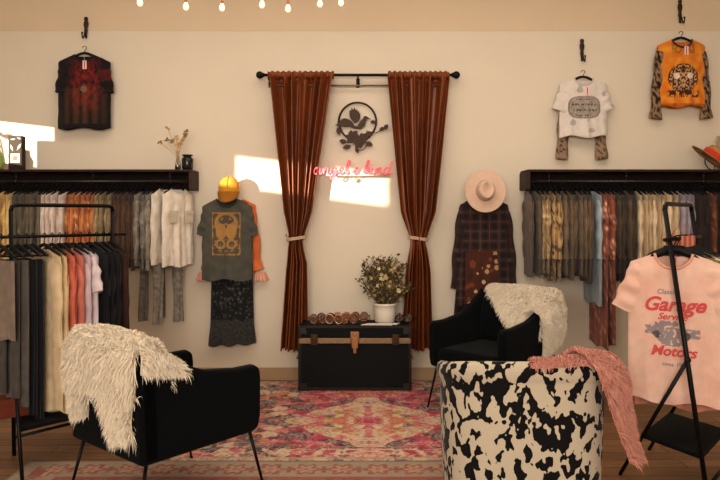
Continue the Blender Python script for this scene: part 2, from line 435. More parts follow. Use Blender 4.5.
# ------------------------------------------------------------------ neon script sign "angel & kind"
neon=thing('neon_sign','pink script neon sign reading angel & kind below the bird ornament','sign',(px(356,6.2),6.2,pz(178,6.2)))
Sn=6.2/F
def sp(pts,n=6):
    out=[]; P=[Vector((x,y,0)) for x,y in pts]
    for i in range(len(P)-1):
        p0=P[max(i-1,0)];p1=P[i];p2=P[i+1];p3=P[min(i+2,len(P)-1)]
        for k in range(n):
            t=k/n; out.append(.5*((2*p1)+(-p0+p2)*t+(2*p0-5*p1+4*p2-p3)*t*t+(-p0+3*p1-3*p2+p3)*t**3))
    out.append(P[-1]); return out
letters={ # local px coordinates, baseline y=0 up positive, x-height 6.5
 'a':[[(7,5),(4,6.5),(1,4.5),(1,1.5),(3,0),(6,2),(7,6),(7,2),(8,0),(10,1.5)]],
 'n':[[(0,1.5),(1.5,6),(2,0),(2.5,4),(5,6.5),(6,4),(6.2,1),(7.5,0),(9,1.5)]],
 'g':[[(6.5,5),(4,6.5),(1,4.5),(1.5,1),(4,.5),(6.5,5.5),(6,-3),(3.5,-5.5),(1.5,-3.5),(5,-.5),(9,1.5)]],
 'e':[[(0,1.5),(4,3),(5.5,5),(4,6.5),(1.8,4.5),(1.8,1.2),(4,0),(7,1.5)]],
 'l':[[(0,1.5),(4,7),(5.5,12),(4,13.5),(2.5,9),(2.2,2),(3.5,0),(6,1.5)]],
 '&':[[(7,0),(3,4.5),(3.5,6.5),(5,5.5),(2,3),(1.5,1),(3.5,0),(6.5,3)]],
 'k':[[(0,1.5),(4,8),(5,13),(3.2,13),(2.2,6),(2,0)],[(2,3),(5,6.5),(6.5,5),(3,3.2),(6,.3),(8.5,1.5)]],
 'i':[[(0,1.5),(1.8,6),(1.6,1.5),(3,0),(5,1.5)],[(2.2,8.6),(2.4,9)]],
 'd':[[(6.5,5),(4,6.5),(1,4.5),(1,1.5),(3,0),(6,2),(8,13),(6.6,3),(7.5,0),(10,1.5)]]}
adv={'a':9.2,'n':8.4,'g':8.3,'e':6.3,'l':6.0,'&':8,'k':8,'i':4.6,'d':9,' ':3.2}
X=313.0; ybase=174.0
for ch in 'angel & kind':
    if ch!=' ':
        b=MB(); sc=.93
        for st in letters[ch]:
            pts=[((X+(p.x*sc+.14*p.y)-356)*Sn,0,(178-(ybase-p.y*.98)-.0)*Sn) for p in sp(st)]
            b.tube(pts,.0075,8)
        b.build('letter',M_NEON,neon)
    X+=adv[ch]*.93*1.02
b=MB(); b.box((326-356)*Sn,(390-356)*Sn,.02,.03,0.02,.045); b.tube([((332-356)*Sn,.03,.03),((332-356)*Sn,.155,.03)],.006,6); b.tube([((384-356)*Sn,.03,.03),((384-356)*Sn,.155,.03)],.006,6)
b.build('backing_bar',mat('acrylic_cream',(222,206,190),.4,0,.02),neon)
b=MB(); b.tube([(0,.12,-.015),(0,.155,-.015)],.02,16); b.tube([(0,.13,0),(0,.04,.02)],.003,6); b.build('cable_grommet',mat('grey_green_plastic',(150,150,125),.6),neon)

# ------------------------------------------------------------------ trunk
tk=thing('steamer_chest','black steamer trunk with tan leather band and brass latch against the wall','trunk',(px(355,6.1),6.12,.013))
hw=.468; hd=.18; H=.545
b=MB(); b.box(-hw,hw,-hd,hd,0,.395); b.build('body',M_TRUNK,tk,smooth_=False,bevel=.006)
b=MB(); b.box(-hw-.004,hw+.004,-hd-.004,hd+.004,.445,H); b.build('lid',M_TRUNK,tk,smooth_=False,bevel=.012)
b=MB(); b.box(-hw-.006,hw+.006,-hd-.008,hd+.006,.397,.443); b.build('leather_band',M_LEATHER,tk,smooth_=False,bevel=.004)
b=MB()
for z0,z1 in ((0,.022),(H-.02,H+.003)):
    b.box(-hw-.007,hw+.007,-hd-.010,-hd+.01,z0,z1)
for s in (-1,1):
    b.box(s*hw-.012,s*hw+.012,-hd-.009,-hd+.012,0,.395); b.box(s*hw-.014,s*hw+.014,-hd-.011,-hd+.012,.445,H)
b.build('edge_trim',mat('trunk_edge',(38,30,26),.5,.3,.3,50),tk,smooth_=False,bevel=.003)
b=MB(); b.box(-.038,.038,-hd-.022,-hd-.006,.41,.50); b.box(-.028,.028,-hd-.03,-hd-.02,.36,.455); b.box(-.014,.014,-hd-.022,-hd-.002,.315,.365); b.tube([(0,-hd-.032,.475),(0,-hd-.02,.475)],.014,14)
b.build('latch',M_BRASS,tk,smooth_=False,bevel=.004)
for s in (-1,1):
    b=MB(); b.box(s*.345-.03,s*.345+.03,-hd-.016,-hd-.004,.385,.475); b.box(s*.345-.014,s*.345+.014,-hd-.026,-hd-.014,.40,.455); b.build('clasp',mat('dark_brass',(74,48,32),.45,.6,.3,50),tk,smooth_=False,bevel=.004)
    b=MB(); b.tube([(s*(hw+.006),-.07,.27),(s*(hw+.03),-.06,.25),(s*(hw+.035),0,.235),(s*(hw+.03),.06,.25),(s*(hw+.006),.07,.27)],.009,8); b.build('side_handle',M_LEATHER,tk)
for sx in (-1,1):
    for z in (.03,.5):
        b=MB(); b.box(sx*(hw-.03)-.028,sx*(hw-.03)+.03*1,-hd-.014,-hd-.008,z-.025,z+.03); b.build('corner_plate',mat('corner_steel',(50,44,40),.45,.5,.3,50),tk,smooth_=False,bevel=.003)
TZ=.013+H+.003; TX=tk.location.x

# things on the trunk
def sunglasses(x,y,rot,label,shape,m,lens):
    t=thing('sunglasses',label,'sunglasses',(x,y,TZ+.001),rot,'sunglasses set out on the trunk')
    b=MB()
    for s in (-1,1):
        b.tube([(s*.034+.029*cos(a),0,.034+(.029 if shape else .024)*sin(a)*(1 if shape else .9)) for a in [2*PI*k/20 for k in range(20)]],.0042,6,closed=True)
    b.tube([(-.008,0,.042),(0,-.003,.046),(.008,0,.042)],.003,6); b.build('frame',m,t)
    for s in (-1,1):
        b=MB(); b.lathe([(0,0),(.027,0)],20,Matrix.Translation((s*.034,.001,.034))@Matrix.Rotation(PI/2,4,'X')); b.build('lens',lens,t)
        b=MB(); b.tube([(s*.063,0,.04),(s*.068,.06,.036),(s*.066,.11,.028),(s*.062,.135,.004)],.003,6); b.build('temple',m,t)
mb=mat('black_plastic',(16,14,14),.2,0,.1,spec=.6)
sg=[(318,6.02,.1,'round tortoiseshell sunglasses at the left front end of the trunk top',1,M_TORT,M_LENS),
    (334,6.0,-.1,'rose metal round sunglasses second along the front of the trunk',1,M_ROSE,M_LENS),
    (349,6.02,.05,'brown tinted sunglasses third along the trunk top near the latch',1,M_TORT,mat('amber_lens',(190,124,80),.15,spec=.6,trans=.75)),
    (326,6.14,.0,'black square sunglasses in the back row near the left curtain',0,mb,M_LENS),
    (342,6.15,.1,'rose framed sunglasses in the back row mid trunk',1,M_ROSE,mat('rose_lens',(200,150,132),.15,spec=.6,trans=.75)),
    (360,6.15,-.1,'tortoiseshell sunglasses in the back row beside the white pot',1,M_TORT,M_LENS),
    (404,6.05,-.2,'black sunglasses at the right end of the trunk top',0,mb,M_LENS)]
for (x,y,r,l,s,m,le) in sg: sunglasses(px(x,y),y,r,l,s,m,le)
for o in C.objects:
    if o.get('category')=='sunglasses': o.scale=(1.15,1.15,1.35)
b=MB(); b.prism([(-.16,-.03),(.10,-.045),(.15,.03),(-.10,.045)],0,.006,plane='xy'); b.prism([(-.05,-.035),(.14,-.05),(.17,.02),(.0,.03)],.007,.012,plane='xy')
tag(b.build('paper_leaflet',M_PAPER,smooth_=False,loc=(px(380,5.99),5.99,TZ+.001)),'white leaflets lying flat in front of the white pot','leaflet')
for k,(xx,ml,mm) in enumerate(((400,'small brown glass trinket bottle beside the white pot',mat('brown_glass',(70,40,24),.2,spec=.6)),(396.5,'small dark jar behind the trinket bottle',mb))):
    b=MB(); b.lathe([(0,0),(.022,0),(.024,.03),(.018,.042),(.009,.048),(.009,.06),(.012,.062),(.012,.07),(0,.07)],18)
    tag(b.build('trinket_bottle',mm,loc=(px(xx,6.15)+.03,6.14+.06*k,TZ+.001)),ml,'bottle')

# pot with dried bouquet
PX=px(385,6.14); 
pot=thing('flower_pot','white ceramic pot holding the dried bouquet on the trunk','pot',(PX,6.16,TZ+.001))
b=MB(); b.lathe([(0,.0),(.085,.0),(.09,.01),(.096,.10),(.10,.145),(.106,.15),(.106,.165),(.098,.165),(.092,.10),(0,.09)],36)
b.build('pot_body',M_CER,pot,subd=0)
bq=thing('dried_bouquet','bushy dried olive green bouquet with small white blooms in white pot','flowers',(PX,6.16,TZ+.09))
rr=random.Random(11)
bs=MB(); bl=MB(); bf=MB()
LEAFC=[lin(c) for c in ((92,88,44),(120,104,60),(70,66,34),(150,122,74),(96,60,40),(60,52,30),(170,150,96))]
tips=[]
for k in range(105):
    a=rr.uniform(0,2*PI); R=.235*rr.uniform(0,1)**.6; h=rr.uniform(.22,.50)*(1-.2*(R/.235)**3)
    tx,ty,tz=R*cos(a)*1.0,R*sin(a)*.62,h
    pts=[(tx*t**1.4*1.0+.01*sin(k+t*4),ty*t**1.4,tz*t) for t in (0,.25,.5,.75,1)]
    bs.col=lin((90,74,44)); bs.tube(pts,.0022,5)
    for q in range(30):
        t=rr.uniform(.36,1.0); p=Vector((tx*t**1.4,ty*t**1.4,tz*t))+Vector((rr.gauss(0,.016),rr.gauss(0,.014),rr.gauss(0,.014)))
        d=Vector((rr.gauss(0,1)+cos(a)*.6,rr.gauss(0,1),rr.gauss(0,.8)+.6)).normalized(); L=rr.uniform(.022,.046); w=L*.27
        sd=d.orthogonal().normalized(); sd=(sd*cos(q)+d.cross(sd)*sin(q))
        c=LEAFC[rr.randrange(7)]
        bl.add([p,p+d*L*.5+sd*w,p+d*L,p+d*L*.5-sd*w],[(0,1,2,3)],[c]*4)
bs.build('stem',M_FUR,bq)
bl.build('leaves',M_CLOTH,bq,smooth_=False,fixn=False)
for k in range(22):
    a=rr.uniform(PI*1.0,2*PI); R=rr.uniform(.02,.19); p=(R*cos(a),R*sin(a)*.65-.03,rr.uniform(.18,.40))
    b=MB(); b.col=lin((222,204,170)) if k%3 else lin((200,170,120))
    for q in range(5):
        th=2*PI*q/5; b.add([p,(p[0]+.014*cos(th-.5),p[1]-.006,p[2]+.014*sin(th-.5)),(p[0]+.018*cos(th),p[1]-.003,p[2]+.018*sin(th)),(p[0]+.014*cos(th+.5),p[1]-.006,p[2]+.014*sin(th+.5))],[(0,1,2,3)])
    b.build('bloom',M_CLOTH,bq,smooth_=False)

# ------------------------------------------------------------------ armchairs (black)
def black_chair(label,loc,rotz,feet=.0):
    t=thing('armchair',label,'armchair',(loc[0],loc[1],feet),rotz,'pair of black velvet armchairs')
    for s in (-1,1):
        b=MB(); y0,y1=(s*.345,s*.275)
        b.prism([(-.37,.30),(.30,.315),(.345,.33),(.36,.40),(.362,.60),(.355,.655),(.32,.675),(.20,.675),(.0,.70),(-.16,.76),(-.28,.84),(-.34,.86),(-.375,.82),(-.385,.72)],min(y0,y1),max(y0,y1))
        b.build('arm',M_VELVET,t,bevel=.022,seg=4)
    b=MB(); b.prism([(-.372,.30),(-.27,.31),(-.27,.50),(-.295,.84),(-.32,.875),(-.36,.88),(-.395,.85),(-.392,.72)],-.345,.345); b.build('backrest',M_VELVET,t,bevel=.03,seg=4)
    b=MB(); b.box(-.30,.345,-.275,.275,.305,.36); b.build('seat_frame',M_VELVET,t,bevel=.01)
    b=MB(); b.box(-.27,.365,-.268,.268,.362,.475); b.build('seat_cushion',M_VELVET,t,bevel=.045,seg=5)
    b=MB(); Mx=Matrix.Translation((-.235,0,.47))@Matrix.Rotation(-.16,4,'Y'); b.box(-.05,.06,-.262,.262,0,.36,Mx); b.build('back_cushion',M_VELVET,t,bevel=.045,seg=5)
    for sx,sy in ((1,1),(1,-1),(-1,1),(-1,-1)):
        x0=.31 if sx>0 else -.32
        b=MB(); b.tube([(x0,sy*.30,.315),(x0+sx*.07,sy*.335,0.004)],[.010,.007],8); b.tube([(x0+sx*.07,sy*.335,0),(x0+sx*.07,sy*.335,.012)],.010,8); b.build('leg',M_BLACKMETAL,t)
    return t
ch1=black_chair('black velvet armchair turned away from viewer, draped with white fur, in front',(-1.035,3.79),math.atan2(.75,.66),.009)
ch2=black_chair('black velvet armchair facing viewer beside the trunk and hat outfit',(1.03,5.47),math.atan2(-.72,-.70),.0)

# ------------------------------------------------------------------ fur throws
def fur(name,label,loc,rotz,patches,n,length,cols,seed,droop=.7):
    rnd=random.Random(seed); B=MB()
    t=[]
    for (fn,nu,nv) in patches:
        def nrm(u,v):
            e=.004; p=Vector(fn(u,v)); a=Vector(fn(min(u+e,1),v))-Vector(fn(max(u-e,0),v)); c=Vector(fn(u,min(v+e,1)))-Vector(fn(u,max(v-e,0)))
            q=a.cross(c); return q.normalized() if q.length>1e-9 else Vector((0,0,1))
        B.grid(fn,nu,nv,lambda p,u,v:mixc(cols[0],cols[1],.6))
        # area estimate for an even strand density
        pts=[]; 
        for i in range(12):
            for j in range(12):
                u=(i+.5)/12; v=(j+.5)/12; p=Vector(fn(u,v)); A=(Vector(fn(u+.04,v))-p).cross(Vector(fn(u,v+.04))-p).length/.0016
                pts.append((u,v,max(A,1e-6)))
        tot=sum(q[2] for q in pts)/144; cnt=int(n*tot*1.3)
        ws=[q[2] for q in pts]
        for (u0,v0,_) in rnd.choices(pts,ws,k=cnt):
            u=min(1,max(0,u0+rnd.uniform(-.5,.5)/12)); v=min(1,max(0,v0+rnd.uniform(-.5,.5)/12))
            p=Vector(fn(u,v)); N=nrm(u,v)
            if fn.flip: N=-N
            cl=Vector((nz(p.x*16,p.y*16,p.z*16+seed),nz(p.x*16+9,p.y*16,p.z*16),nz(p.x*16,p.y*16+5,p.z*16)))
            L=length*rnd.uniform(.6,1.15)*(1+.35*cl.x)
            d=(N+Vector((rnd.gauss(0,.28),rnd.gauss(0,.28),rnd.gauss(0,.2)))+cl*.7).normalized()
            w=rnd.uniform(.0013,.0026); sd=d.cross(Vector((rnd.gauss(0,1),rnd.gauss(0,1),rnd.gauss(0,1)))).normalized()
            g=Vector((0,0,-1))
            p1=p+d*L*.45+g*L*.10*droop; p2=p+d*L*.75+g*L*.42*droop; p3=p+d*L*.85+g*L*.85*droop
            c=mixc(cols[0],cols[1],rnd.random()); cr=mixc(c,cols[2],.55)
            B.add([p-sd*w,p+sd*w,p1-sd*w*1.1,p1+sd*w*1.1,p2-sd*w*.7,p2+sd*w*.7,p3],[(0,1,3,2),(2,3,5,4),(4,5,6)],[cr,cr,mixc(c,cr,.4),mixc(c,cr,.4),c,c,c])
    o=B.build(name,M_FUR,fixn=False,loc=loc,rot=(0,0,rotz)); return tag(o,label,'throw')
def patch(path,wfn,off=.0,flip=False,wob=.0,yc=None):
    # path: list of (s,(x,z)) drape section in local XZ; wfn(v)->(y0,y1)
    n=len(path)
    def fn(u,v):
        f=v*(n-1); i=min(int(f),n-2); t=f-i
        x=path[i][0]*(1-t)+path[i+1][0]*t; z=path[i][1]*(1-t)+path[i+1][1]*t
        y0,y1=wfn(v); y=y0+(y1-y0)*u
        k=.016*nz(y*9,z*9,x*9)
        e=.02*(1-sin(PI*min(1,max(0,u)))**.4)
        return (x+(k-e)*(-1 if x<-.36 else 1)+0.0, y+.01*nz(z*12,y*5), z+ (k*.6 if z>.84 else 0)-e*(1 if z>.84 else 0))
    fn.flip=flip; return fn
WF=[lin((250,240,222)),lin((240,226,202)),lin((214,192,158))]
# white fur on the nearer chair
outp=[(-.18,.62),(-.24,.80),(-.28,.88),(-.33,.905),(-.38,.895),(-.425,.83),(-.425,.74),(-.42,.62)]
pA=patch(outp,lambda v:(-.33-.02*sin(PI*v),.27+.04*sin(PI*v)-.0*v),flip=False)
lob1=patch([(-.425,.74),(-.42,.62),(-.41,.53),(-.405,.45)],lambda v:(.075+.07*v,.275-.05*v*v))
lob2=patch([(-.425,.74),(-.42,.62),(-.41,.52),(-.405,.44),(-.40,.42)],lambda v:(-.30+.03*v,-.06-.09*v*v))
def flapf(u,v): # over the near arm, hanging down the outside
    x=-.40+.24*v; 
    pathy=[(-.24,.79),(-.31,.82),(-.365,.80),(-.385,.73),(-.385,.66)]
    f=u*4; i=min(int(f),3); t=f-i
    y=pathy[i][0]*(1-t)+pathy[i+1][0]*t; z=pathy[i][1]*(1-t)+pathy[i+1][1]*t
    return (x+.01*nz(z*10,y*9), y, z+.09-.17*v+(.14*v*(u**2)) -.0)
flapf.flip=False
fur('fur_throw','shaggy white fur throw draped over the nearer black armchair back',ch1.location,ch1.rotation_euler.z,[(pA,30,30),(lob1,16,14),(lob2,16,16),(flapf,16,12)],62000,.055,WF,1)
# white fur on the farther chair
inp=[(-.12,.54),(-.14,.66),(-.18,.78),(-.25,.88),(-.32,.92),(-.38,.91),(-.42,.84),(-.425,.70),(-.42,.60)]
pB=patch(inp,lambda v:(.10-.34*smooth(0,.45,v),.34+.03*sin(PI*v)),flip=False)
def flapg(u,v):
    x=-.41+.32*v
    pathy=[(.22,.83),(.30,.86),(.365,.83),(.39,.74),(.39,.60),(.385,.50)]
    f=u*5; i=min(int(f),4); t=f-i
    y=pathy[i][0]*(1-t)+pathy[i+1][0]*t; z=pathy[i][1]*(1-t)+pathy[i+1][1]*t
    return (x, y, z+.06-.15*v)
flapg.flip=True
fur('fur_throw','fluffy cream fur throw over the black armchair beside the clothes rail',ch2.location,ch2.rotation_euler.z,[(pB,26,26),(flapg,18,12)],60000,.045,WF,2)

# ------------------------------------------------------------------ cowhide tub chair
cow=thing('tub_chair','black and cream cowhide print tub chair seen from behind with pink fur','armchair',(.83,3.68,.0),math.radians(-3))
def ucurve(t,rx,ry):  # t 0..1 from left arm front round the back to right arm front; back toward -y
    # straight arms then superellipse back
    a=-.18*PI+ t*1.36*PI   # angle
    ca,sa=-cos(a),-sin(a)
    x=rx*math.copysign(abs(ca)**.62,ca); y=ry*math.copysign(abs(sa)**.62,sa)
    if sa>0: y=ry*sa*.9
    return x,y
def cow_h(t): return .80-.13*abs(2*t-1)**2.2
NS=96
def shellf(u,v):
    h=cow_h(u)
    # profile around cross-section: outer bottom -> outer top roll -> inner top -> inner bottom
    prof=[(.0,.13),(.004,.30),(.006,.50),(.004,.66-.80+h),(.006,h-.10),(.014,h-.08),(.020,h-.045),(.014,h-.014),(-.006,h),(-.035,h-.004),(-.058,h-.02),(-.066,h-.05),(-.062,h-.10),(-.07,.50),(-.07,.30),(-.06,.13)]
    f=v*(len(prof)-1); i=min(int(f),len(prof)-2); t=f-i
    o=prof[i][0]*(1-t)+prof[i+1][0]*t; z=prof[i][1]*(1-t)+prof[i+1][1]*t
    taper=1.035-.05*(1-min(z,.8)/.8)
    x,y=ucurve(u,(.395+o)*taper,(.34+o)*taper)
    return (x,y,z)
b=MB(); b.grid(shellf,NS,45)
n0=46
for side in (0,1): # cap arm fronts
    ids=[j*(NS+1)+(0 if side==0 else NS) for j in range(46)]
    b.f.append(tuple(ids if side else ids[::-1]))
b.build('shell',M_COW,cow)
b=MB()
seatp=[(ucurve(k/40,.325,.275)) for k in range(41)]
seatp=[(x,y) for x,y in seatp]+[(.30,.34),(-.30,.34)]
b.prism(seatp,.32,.46,plane='xy'); b.build('seat_cushion',M_COW,cow,bevel=.03)
b=MB(); seatq=[(ucurve(k/40,.36,.31)) for k in range(41)]; b.prism(seatq,.16,.315,plane='xy'); b.build('seat_base',M_COW,cow,bevel=.01)
for sx,sy in ((1,1),(-1,1),(1,-1),(-1,-1)):
    b=MB(); b.tube([(sx*.27,sy*.22,.15),(sx*.29,sy*.25,.004)],[.022,.014],12); b.build('leg',M_WOOD,cow)

# pink fur over its right-hand corner
def pkf(u,v):
    # v: along the drape from rim down the right side; u across
    # rim angle position t; centre at right-back corner
    tt=.60+.24*u
    h=cow_h(tt)
    path=[(-.13,h-.12),(-.09,h+.01),(-.03,h+.045),(.04,h+.04),(.085,h-.02),(.10,h-.13),(.115,h-.25),(.135,h-.37),(.16,h-.45)]
    f=v*8; i=min(int(f),7); q=f-i
    o=path[i][0]*(1-q)+path[i+1][0]*q; z=path[i][1]*(1-q)+path[i+1][1]*q
    um=.62+.11*u; shrink=smooth(.35,1,v)
    tt=tt*(1-shrink)+(.68+.14*u)*shrink
    x,y=ucurve(tt,.395+o,.34+o)
    return (x,y,z+.012*nz(u*4,v*6))
pkf.flip=True
def pkg(u,v): # tongue along the back rim
    tt=.50+.14*v; h=cow_h(tt); a=-.5+u
    x,y=ucurve(tt,.395+a*.10-.01,.34+a*.10-.01)
    return (x,y,h+.02-.05*(2*u-1)**2*.5-.02*(1-v))
pkg.flip=False
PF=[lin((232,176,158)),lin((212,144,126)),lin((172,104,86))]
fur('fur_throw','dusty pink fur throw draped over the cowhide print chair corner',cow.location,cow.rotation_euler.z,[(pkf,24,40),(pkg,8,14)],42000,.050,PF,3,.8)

# ------------------------------------------------------------------ garments
def front_y(sp,x,z):
    """depth of the front sheet of a body at local x,z (z<=0 below neck)"""
    L=sp['L']; t=min(1,max(0,-z/L)); hwid=interp(sp['wt'],t)
    u=max(-1,min(1,x/max(hwid,1e-4)))
    return _dep(sp,u,t)
def _dep(sp,u,t):
    D=sp['D']; a=sp['fold']; s=sp['seed']; k=sp['k']
    base=D*math.sqrt(max(0,1-u*u*.98))*(.45+.55*smooth(0,.15,t))
    f=a*(sin(u*k+s*3+1.3*t)+.6*sin(u*k*1.9+s*5-2*t))*(.2+.8*smooth(.05,.9,t))*math.sqrt(max(0,1-u*u))
    f+=.35*a*nz(u*3+s,t*5,s)
    return base+f
def body_mesh(b,sp,nu,nv,paint):
    L=sp['L']; nf=sp['neck']/sp['wt'][0][1]; drop=sp['drop']; nd=sp['nd']
    for side in (0,1):
        def fn(u,v):
            U=2*u-1; 
            zt=-(nd if side==0 else nd*.22)*max(0,1-(U/nf)**2)**.6 if abs(U)<nf else -drop*((abs(U)-nf)/(1-nf))**1.15
            hem=-L+.012*sin(U*5+sp['seed'])+sp.get('hemc',0)*U*U
            z=hem+(zt-hem)*v; t=min(1,max(0,-z/L))
            x=U*interp(sp['wt'],t)+.006*nz(t*6,sp['seed'],side)
            d=_dep(sp,U,t)
            return (x,(-d if side==0 else d*.6),z)
        b.grid(fn,nu,nv,lambda p,u,v:paint(p[0],p[2],side))
def sleeve_mesh(b,sp,s,kind,paint,nr=14,n=22,ang=None,ln=None,flare=0,off=0.):
    W=sp['wt'][0][1]; x0=s*(W-.048-(.012 if kind=='short' else 0)+off); z0=-sp['drop']-.040
    if kind=='short': ln=ln or .24; ang=.55 if ang is None else ang; r0,r1=.082,.078
    else: ln=ln or .60; ang=.12 if ang is None else ang; r0,r1=.076,.050
    bend=.10 if kind!='short' else 0
    sd=sp['seed']
    pts=[]
    for j in range(nr+1):
        t=j/nr; a=ang*(1-bend*t*3) if bend else ang
        pts.append((x0+s*ln*t*sin(a), z0+.02-ln*t*cos(a)))
    def fn(u,v):
        t=v; i=min(int(t*nr),nr-1); q=t*nr-i
        cx=pts[i][0]*(1-q)+pts[i+1][0]*q; cz=pts[i][1]*(1-q)+pts[i+1][1]*q
        a=ang; r=(r0+(r1-r0)*t)*(.78+.22*smooth(0,.3,t))*(1 if kind=='short' else min(1,math.sqrt(max(t,0)/.07)))+flare*smooth(.8,1,t); 
        th=2*PI*u; w=r*cos(th)*(.9); dd=r*.40*sin(th)*(1+.2*sin(t*18+sd))
        w+= .006*sin(t*14+sd*2+th)
        return (cx+w*cos(a), dd, cz+w*sin(a)*s)
    b.grid(fn,n,nr*2,lambda p,u,v:paint(p[0],p[2],2,u,v),closeu=True)
def P(c,c2=None,sc=20,amt=.5):
    a=lin(c); bb=lin(c2) if c2 else a
    def f(x,z,side=0,u=0,v=0):
        return mixc(a,bb,amt*(.5+.9*nz(x*sc,z*sc,sc))) if c2 else a
    return f
def leopard(bg,spot,sc=42,th=.42,mid=None):
    a=lin(bg); s_=lin(spot); m_=lin(mid) if mid else mixc(a,s_,.3)
    def f(x,z,side=0,u=0,v=0):
        d,p=noise.voronoi(Vector((x*sc+.4*nz(x*60,z*60),z*sc,side*2.+3)))
        if d[0]<th*.32: return m_
        if d[0]<th: return s_ if nz(x*sc*1.5,z*sc*1.5,5)>-.15 else a
        return a
    return f
def floral(bg,cs,sc=26):
    a=lin(bg); cc=[lin(c) for c in cs]
    def f(x,z,side=0,u=0,v=0):
        d,p=noise.voronoi(Vector((x*sc,z*sc,side*2.+1)))
        h=nz(p[0].x*7,p[0].y*5,2.)
        return cc[int(abs(h)*29)%len(cc)] if d[0]<.38+.25*h else a
    return f
def plaid(bg,c1,c2,p=.09):
    a=lin(bg); b1=lin(c1); b2=lin(c2)
    def f(x,z,side=0,u=0,v=0):
        if side==2: x=u*.35
        s=smooth(.55,.8,abs(sin(PI*x/p)))*.5+smooth(.55,.8,abs(sin(PI*z/p)))*.5
        c=mixc(a,b1,s)
        if abs(((x/p)%1)-.5)<.05 or abs(((z/p)%1)-.5)<.05: c=mixc(c,b2,.6)
        return c
    return f
def vstripe(bg,c1,p=.05):
    a=lin(bg); b1=lin(c1)
    def f(x,z,side=0,u=0,v=0): return mixc(a,b1,.5+.5*sin(2*PI*(x if side<2 else u*.3)/p+nz(x*9,z*3)))
    return f
def spec(kind='tee',L=.70,w=.235,neck=.085,drop=.058,nd=.07,D=.05,fold=.012,k=9,seed=1,flare=0,hemc=0):
    return dict(L=L,wt=[(0,w-.028),(.05,w-.016),(.11,w-.002),(.3,w-.003),(1,w+flare)],neck=neck,drop=drop,nd=nd,D=D,fold=fold,k=k,seed=seed,hemc=hemc)
def hanger(name,label,loc,rotz,group=None,hook=.075,w=.19,style=0):
    b=MB()
    b.tube([(-w,0,-.052),(-w*.6,0,-.028),(-.03,0,.0),(0,0,.006),(.03,0,.0),(w*.6,0,-.028),(w,0,-.052)],[.007,.011,.012,.011,.012,.011,.007],8)
    pts=[(0,0,.0),(0,0,hook-.035)]+[(.018*sin(a)*1.0,0,hook-.018-.018*cos(a)) for a in [0,.7,1.4,2.1,2.8,3.5,4.1]]
    pts=[(0,0,0),(0,0,hook-.045),(.006,0,hook-.03),(.018,0,hook-.018),(.016,0,hook-.004),(.0,0,hook+.003),(-.014,0,hook-.004),(-.018,0,hook-.016)]
    b.tube(pts,.0032,6)
    if style: b.tube([(-w,0,-.052),(0,0,-.056),(w,0,-.052)],.004,6)
    o=b.build(name,M_HANGER,loc=loc,rot=(0,0,rotz)); return tag(o,label,'hanger',group)
def wall_hook(x,ytop,ybot,label):
    D=6.34; zt=pz(ytop,D); zb=pz(ybot,D); h=zt-zb
    t=thing('wall_hook',label,'hook',(px(x,D),D,zb),0,'ornate iron hooks on the wall')
    b=MB(); prof=[(.0,.0),(.012,.0),(.016,.2*h),(.024,.34*h),(.018,.46*h),(.028,.58*h),(.030,.72*h),(.018,.82*h),(.026,.9*h),(.016,h),(0,h)]
    V=Matrix.Scale(.45,4,(0,1,0)); b.lathe([(r*.75,z) for r,z in prof],14,V); b.build('back_plate',M_IRON,t)
    b=MB(); b.tube([(0,-.005,.45*h),(0,-.03,.2*h),(0,-.05,.0),(0,-.075,-.02),(0,-.09,.0),(0,-.088,.02)],.006,8); b.ball((0,-.088,.025),.010,10); b.build('hook_prong',M_IRON,t)
    return t
def tee_print(name,parent,sp,polys,m,off=.005,dz=0):
    pass
def text_mesh(txt,size,parent,sp,cx,cz,m,shear=.3,off=.006,name='lettering',ext=.0,bold=.0):
    cu=bpy.data.curves.new('t','FONT'); cu.body=txt; cu.size=size; cu.shear=shear; cu.align_x='CENTER'; cu.offset=bold
    o=bpy.data.objects.new('t',cu); C.objects.link(o)
    dg=bpy.context.evaluated_depsgraph_get(); me=bpy.data.meshes.new_from_object(o.evaluated_get(dg))
    bpy.data.objects.remove(o); 
    bm=bmesh.new(); bm.from_mesh(me); bmesh.ops.triangulate(bm,faces=bm.faces)
    for _ in range(2):
        es=[e for e in bm.edges if e.calc_length()>.02]
        if es: bmesh.ops.subdivide_edges(bm,edges=es,cuts=1); bmesh.ops.triangulate(bm,faces=bm.faces)
    for v in bm.verts:
        x=v.co.x+cx; z=v.co.y+cz; v.co=Vector((x,-front_y(sp,x,z)-off,z))
    bm.to_mesh(me); bm.free(); me.materials.clear(); me.materials.append(m)
    o=bpy.data.objects.new(name,me); C.objects.link(o); o.parent=parent; return o
def price_tag(t,sp,x,z,strip=True):
    b=MB(); y=-front_y(sp,x,z)-.012
    b.box(x-.018,x+.018,y,y+.002,z-.055,z+.02); b.tube([(x,y,z+.02),(x-.01,y+.008,z+.06)],.0012,4)
    o=b.build('price_tag',M_TAG,t,smooth_=False)
    if strip:
        b=MB(); b.box(x-.004,x+.004,y-.001,y,z-.052,z+.015); b.build('tag_stripe',M_TAGRED,o,smooth_=False)

